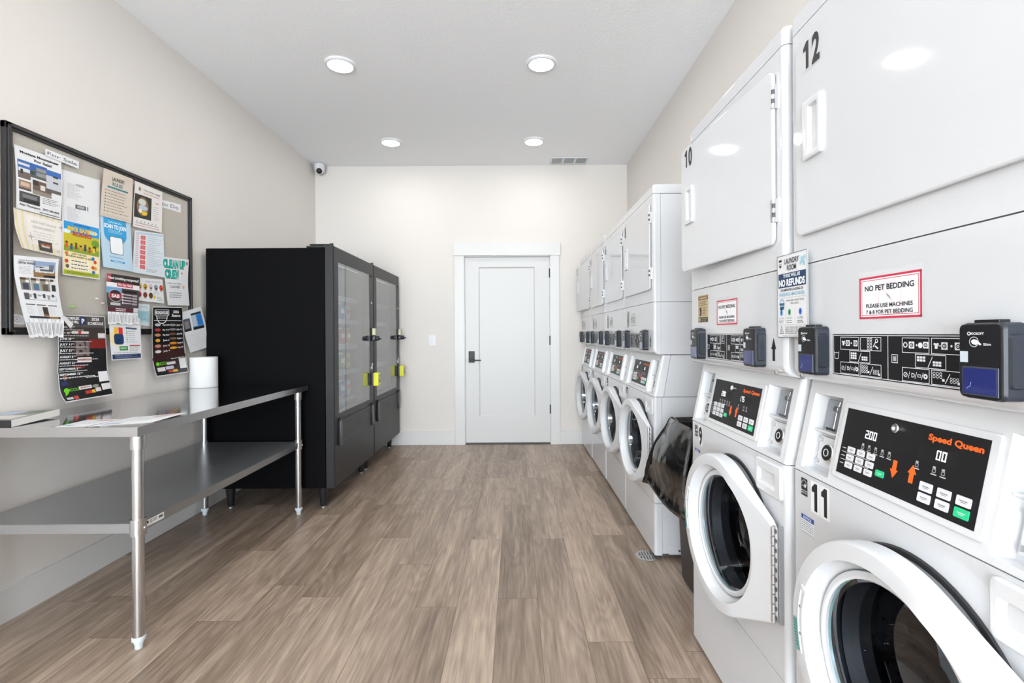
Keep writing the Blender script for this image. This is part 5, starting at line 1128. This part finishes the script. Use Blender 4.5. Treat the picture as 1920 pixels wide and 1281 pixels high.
# ------------------------------------------------------------------ papers on the table
def tp(px, py, z):
    dx, dy = px-VPX, py-VPY; x = dx*cos(ROLL)-dy*sin(ROLL); y = dy*cos(ROLL)+dx*sin(ROLL); s = y/(EYE-z); return Vector((x/s, FPX/s, z))
def on_table(name, label, cat, corners, th, m, draw=None, z0=TZ+.0006, curl=None, spine=False):
    mb = MB(); A, B, C_, D_ = [Vector((*c, 0)) for c in corners]     # far-left, far-right, near-right, near-left
    Wm, Hm = (B-A).length, (D_-A).length; curl = curl or (lambda a, b: 0)
    def P(u, v, h):
        a, b = u/Wm, v/Hm; q = A.lerp(B, a).lerp(D_.lerp(C_, a), b); q.z = z0+th+curl(a, b)+h; return q
    S = Sheet(P, mb, .02, .0003); S.rect(0, 0, Wm, Hm, m, 0)
    S.mb.grid(lambda a, b: P(Wm*(1-a), Hm*(1-b), -th+.0001), 12, 12, m)
    for ei, e in enumerate((lambda a: (0, Hm*a), lambda a: (Wm*a, Hm), lambda a: (Wm, Hm*(1-a)), lambda a: (Wm*(1-a), 0))): mb.grid(lambda a, b: P(*e(a), -th*(1-b)), 12, 1, M['blackplastic'] if spine and ei == 1 else pm('page_edges', (.72, .70, .66), .7))
    if draw: draw(S, Wm, Hm)
    o = S.mb.build(name); tag(o, label, cat, 'papers lying on the steel table'); return o
def d_mag(S, W, H): S.rect(0, 0, W, H, '#8e918a', .5); S.rect(W*.05, H*.1, W*.5, H*.5, '#a9b8cf', 1); S.rect(W*.3, H*.55, W*.9, H*.9, '#c9c6bd', 1); S.rect(W*.6, H*.1, W*.95, H*.4, '#6f7660', 1)
on_table('magazine', 'thick paperback catalogue with a black spine on the left end of the steel table', 'catalogue', [(-2.14, 2.085), (-1.945, 2.095), (-1.915, 1.865), (-2.13, 1.862)], .027, M['white'], d_mag, curl=lambda a, b: .008*(1-b)*a, spine=True)
def d_fly(S, W, H): S.greek(W*.1, H*.1, W*.9, 6, H*.1, H*.03, '#b8bcc4', .3, 1, .02); S.rect(W*.1, H*.75, W*.4, H*.9, '#9fb4c8', 1); S.rect(W*.5, H*.1, W*.9, H*.25, '#c79a9a', 1)
on_table('loose_flyer', 'thin pale flyer lying flat near the front corner of the steel table', 'flyer', [(-1.62, 2.08), (-1.445, 2.16), (-1.445, 1.95), (-1.63, 1.868)], .0006, M['white'], d_fly, curl=lambda a, b: .006*a*a*(1-b))
on_table('loose_flyer', 'second pale sheet partly under the flyer, nearer the magazine', 'flyer', [(-1.76, 2.02), (-1.63, 2.03), (-1.642, 1.868), (-1.75, 1.865)], .0006, M['white'], d_fly)

# ------------------------------------------------------------------ vending machines (local front faces -y, origin at the middle of the door foot)
VW, VD = .47, .855
vend = empty('vending_machine')
WX0, WX1, WZ0, WZ1 = -.385, .362, .648, 1.722
mb = MB(); T = .03
mb.box(-VW, .035, .145, -VW+T, VD, 1.81, M['black'], .004); mb.box(VW-T, .035, .145, VW, VD, 1.81, M['black'], .004); mb.box(-VW+T, .035, 1.78, VW-T, VD, 1.81, M['black'])
mb.box(-VW+T, .035, .145, VW-T, VD, .62, M['black']); mb.box(-VW+T, VD-.03, .62, VW-T, VD, 1.78, M['black'])
mb.build('cabinet', vend)
mb = MB(); dk = pm('vending_interior', (.07, .07, .075), .5); mb.box(.37, .036, .621, .438, VD-.04, 1.757, dk); mb.box(-.438, VD-.05, .622, .369, VD-.032, 1.757, dk); mb.build('liner', vend)
mb = MB(); D = .03      # door skin with the window opening
Pd = lambda y: (lambda x, z: Vector((x, y, z)))
holes_plate(mb, Pd(-.03), -VW+.006, .15, VW-.006, 1.82, [(WX0, WZ0, WX1, WZ1)], M['charcoal'])
o = [(-VW+.006, .15), (VW-.006, .15), (VW-.006, 1.82), (-VW+.006, 1.82)]; o2 = [(-VW, .145), (VW, .145), (VW, 1.825), (-VW, 1.825)]
mb.loft([[(x, -.03, z) for x, z in o], [(x, -.024, z) for x, z in o2], [(x, .03, z) for x, z in o2], [(x, .03, z) for x, z in o]], M['charcoal'])
hr = [(WX0, WZ0), (WX1, WZ0), (WX1, WZ1), (WX0, WZ1)]; mb.loft([[(x, -.03, z) for x, z in hr], [(x, .032, z) for x, z in hr]], M['blackplastic'])
door = mb.build('door', vend, smooth=30)
MB().box(WX0+.001, -.0275, WZ0+.001, WX1-.001, -.0235, WZ1-.001, M['vendglass']).build('glass', door)
def tiny(name, mb_, lab=None):
    o = mb_.build(name, door)
    if lab: o['label'] = lab
    return o
mb = MB(); fz0, fz1 = .445, .598; r = rrect(-.375, fz0, .375, fz1, .01, 3)
mb.loft([[(x, -.0302, z) for x, z in r], [(x, -.036, z) for x, z in r]], M['charcoal'], cap1=True); mb.box(-.37, -.034, fz0-.008, .37, -.0302, fz0, M['seam'])
for a, b, c, e in ((-.3, .475, -.2, .565), (.19, .475, .29, .565), (-.07, .49, .08, .54)): Sheet(lambda u, v, h: (u, -.0362-h, v), mb, 1).frame(a, c*0+b, c, e, .003, '#17171a', 0)
Sheet(lambda u, v, h: (u, -.0365-h, .53-v), mb, 1).text('PUSH', 0.005, .025, .022, '#151517', 'C', 1)
tiny('delivery_flap', mb)
for x in (-.388, .388):
    mb = MB(); mb.prism([(x-.018, -.0302, fz0-.02), (x+.018, -.0302, fz0-.02), (x+.018, -.0302, fz1-.012), (x, -.0302, fz1+.02), (x-.018, -.0302, fz1-.012)], (0, -.022, 0), M['blackplastic'], .004); tiny('flap_bracket', mb)
KX = .418
mb = MB(); mb.box(KX-.022, -.042, 1.20, KX+.022, -.0302, 1.262, M['blackplastic'], .002); mb.box(KX-.02, -.0635, 1.202, KX+.02, -.0421, 1.26, pm('cream_screen', (.68, .66, .42), .4)); tiny('bill_display', mb, 'cream-faced display box')
mb = MB(); mb.box(KX-.026, -.07, 1.148, KX+.026, -.0302, 1.198, M['readerside'], .012, 3); mb.cyl((KX-.01, -.066, 1.173), (KX-.01, -.098, 1.173), .02, M['readerside'], 20, bev=.004); mb.cyl((KX+.01, -.07, 1.168), (KX+.01, -.11, 1.168), .007, M['blackplastic'], 12); tiny('card_slot', mb, 'dark blue knobbed card slot')
mb = MB()
for r_ in range(6):
    for c in range(3): mb.box(KX-.02+c*.015, -.0325, 1.095-r_*.019, KX-.01+c*.015, -.0302, 1.108-r_*.019, M['blackplastic'], .001)
tiny('keypad', mb)
mb = MB(); mb.box(KX-.014, -.036, .93, KX+.014, -.0302, .958, pm('pale_button', (.6, .58, .62), .4), .003); mb.box(KX-.005, -.034, .905, KX+.005, -.0302, .93, M['chrome']); tiny('coin_return', mb, 'pale coin return button')
mb = MB(); mb.box(KX-.032, -.05, .765, KX+.032, -.0302, .872, pm('black_backing', (.01, .01, .01), .4), .003); mb.box(KX-.033, -.094, .762, KX+.033, -.0505, .875, pm('yellow_reader', srgb('#e3e23a'), .35), .004)
mb.box(KX-.012, -.0955, .79, KX+.022, -.0941, .852, pm('reader_slot', (.12, .13, .11), .4)); mb.box(KX-.006, -.0965, .812, KX+.012, -.0956, .842, pm('slot_pale', (.6, .62, .6), .4)); tiny('yellow_coin_box', mb, 'bright yellow coin mechanism cover')
mb = MB(); Sheet(lambda u, v, h: (KX-.02+u, -.0303-h, 1.49-v), mb, 1).rect(0, 0, .04, .016, '#c9c9dc', 0); tiny('name_plate', mb)
mb = MB(); mb.cyl((KX, -.0302, 1.715), (KX, -.036, 1.715), .011, M['blackplastic'], 16); tiny('lock', mb)
mb = MB(); mb.box(KX+.005, -.031, .50, KX+.03, -.0302, .56, M['seam']); tiny('key_slot', mb)
mb = MB(); mb.box(-VW-.0, .036, 1.811, -VW+.05, .16, 1.823, M['blackplastic'], .003); mb.cyl((-VW+.02, -.01, 1.826), (-VW+.02, -.01, 1.842), .012, M['blackplastic'], 14); mb.box(-VW+.01, -.01, 1.827, -VW+.03, .14, 1.838, M['blackplastic'], .003); mb.build('top_hinge', vend)
for x in (-.42, .42):
    for y in (.07, .72):
        mb = MB(); mb.lathe([(0, .012), (.02, .012), (.034, .146), (0, .146)], (x, y, 0), (0, 0, 1), M['blackplastic'], 16); mb.lathe([(0, 0), (.016, 0), (.016, .006), (.008, .014), (0, .014)], (x, y, 0), (0, 0, 1), M['hinge'], 14); mb.build('leg', vend)
shelves = (.70, .92, 1.12, 1.32, 1.50)
for z in shelves:
    mb = MB(); mb.box(-.43, .075, z-.008, .365, .7, z, M['hinge']); mb.box(-.43, .068, z-.03, .365, .074, z+.008, pm('shelf_rail', (.55, .57, .6), .35, .5))
    mb.build('shelf', vend)
MB().box(-.436, .05, 1.735, .36, .07, 1.755, pm('assumed_tube_light', (.9, .9, .9), .4, emit=(.9, .95, 1), es=2.5)).build('assumed_light_tube', vend)  # tube out of view, assumed for the dimly lit interior
MB().box(-.436, .04, .66, -.424, .052, 1.72, pm('added_strip_glow', (.9, .9, .9), .4, emit=(.92, .96, 1), es=22)).build('added_light_strip', vend)  # unseen glowing strip, added to brighten the snack bags
vend.rotation_euler = (0, 0, radians(90)); VX = -1.285
v2 = copy_tree(vend)
vend.location = (VX, 3.392+VW+.006, 0); tag(vend, 'black vending machine nearer the steel table', 'vending machine', 'black glass-front vending machines')
v2.location = (VX, 3.392+VW*3+.018, 0); tag(v2, 'black vending machine farther away, next to the far wall', 'vending machine', 'black glass-front vending machines')
# snack bags on the shelves of the nearer machine
def bag_mesh(col, band):
    mb = MB(); W, H, D_ = .115, .15, .045
    def f(s):
        def g(u, v):
            x = (u-.5)*W; z = v*H; t_ = (1-abs(2*u-1)**3)*(1-abs(2*v-1)**4); return Vector((x, s*(D_/2)*t_+.002*sin(u*19+v*7), z))
        return g
    mb.grid(f(-1), 12, 12, col); mb.grid(f(1), 12, 12, col)
    k = mb.mi(band)
    for fc in mb.bm.faces:
        c = fc.calc_center_median()
        if c.z < .012 or c.z > .138 or (abs(c.z-.08) < .022 and abs(c.x) < .04): fc.material_index = k
    me = bpy.data.meshes.new('snack_bag'); mb.bm.to_mesh(me); mb.bm.free()
    for m in mb.mats: me.materials.append(m)
    finish(me, 60); return me
cols = [('yellow', '#d9c21f', '#3a8a3a'), ('red', '#c8301f', '#f0d8a0'), ('orange', '#e0702a', '#f6efe0'), ('blue', '#2a5cb0', '#f0f0f0'), ('silver', '#b8bcc4', '#c8402a'), ('green', '#3f8f3f', '#f0e8a0')]
meshes = [bag_mesh(pm('bag_'+c, srgb(a), .3, coat=.5), pm('bag_band_'+c, srgb(b), .3)) for c, a, b in cols]
rows_ = ['lowest', 'second', 'third', 'fourth', 'highest']
for si, z in enumerate(shelves[:4]):
    for k in range(5):
        ci = (si*2+k) % 6; o = bpy.data.objects.new('snack_bag', meshes[ci]); COL.objects.link(o)
        lx = -.355+k*.145; o.location = (VX-.12-.0, vend.location.y+lx, z+.0005); o.rotation_euler = (0, 0, radians(90+RND.uniform(-8, 8))); o.scale = (1, 1, .95)
        tag(o, '%s snack bag in the nearer vending machine, %s shelf, %s from the left' % (cols[ci][0], rows_[si], ('first', 'second', 'third', 'fourth', 'fifth')[k]), 'snack bag', 'snack bags in the nearer vending machine')
for s_ in list(bpy.data.scenes):
    if s_.name == 'tmp': bpy.data.scenes.remove(s_)
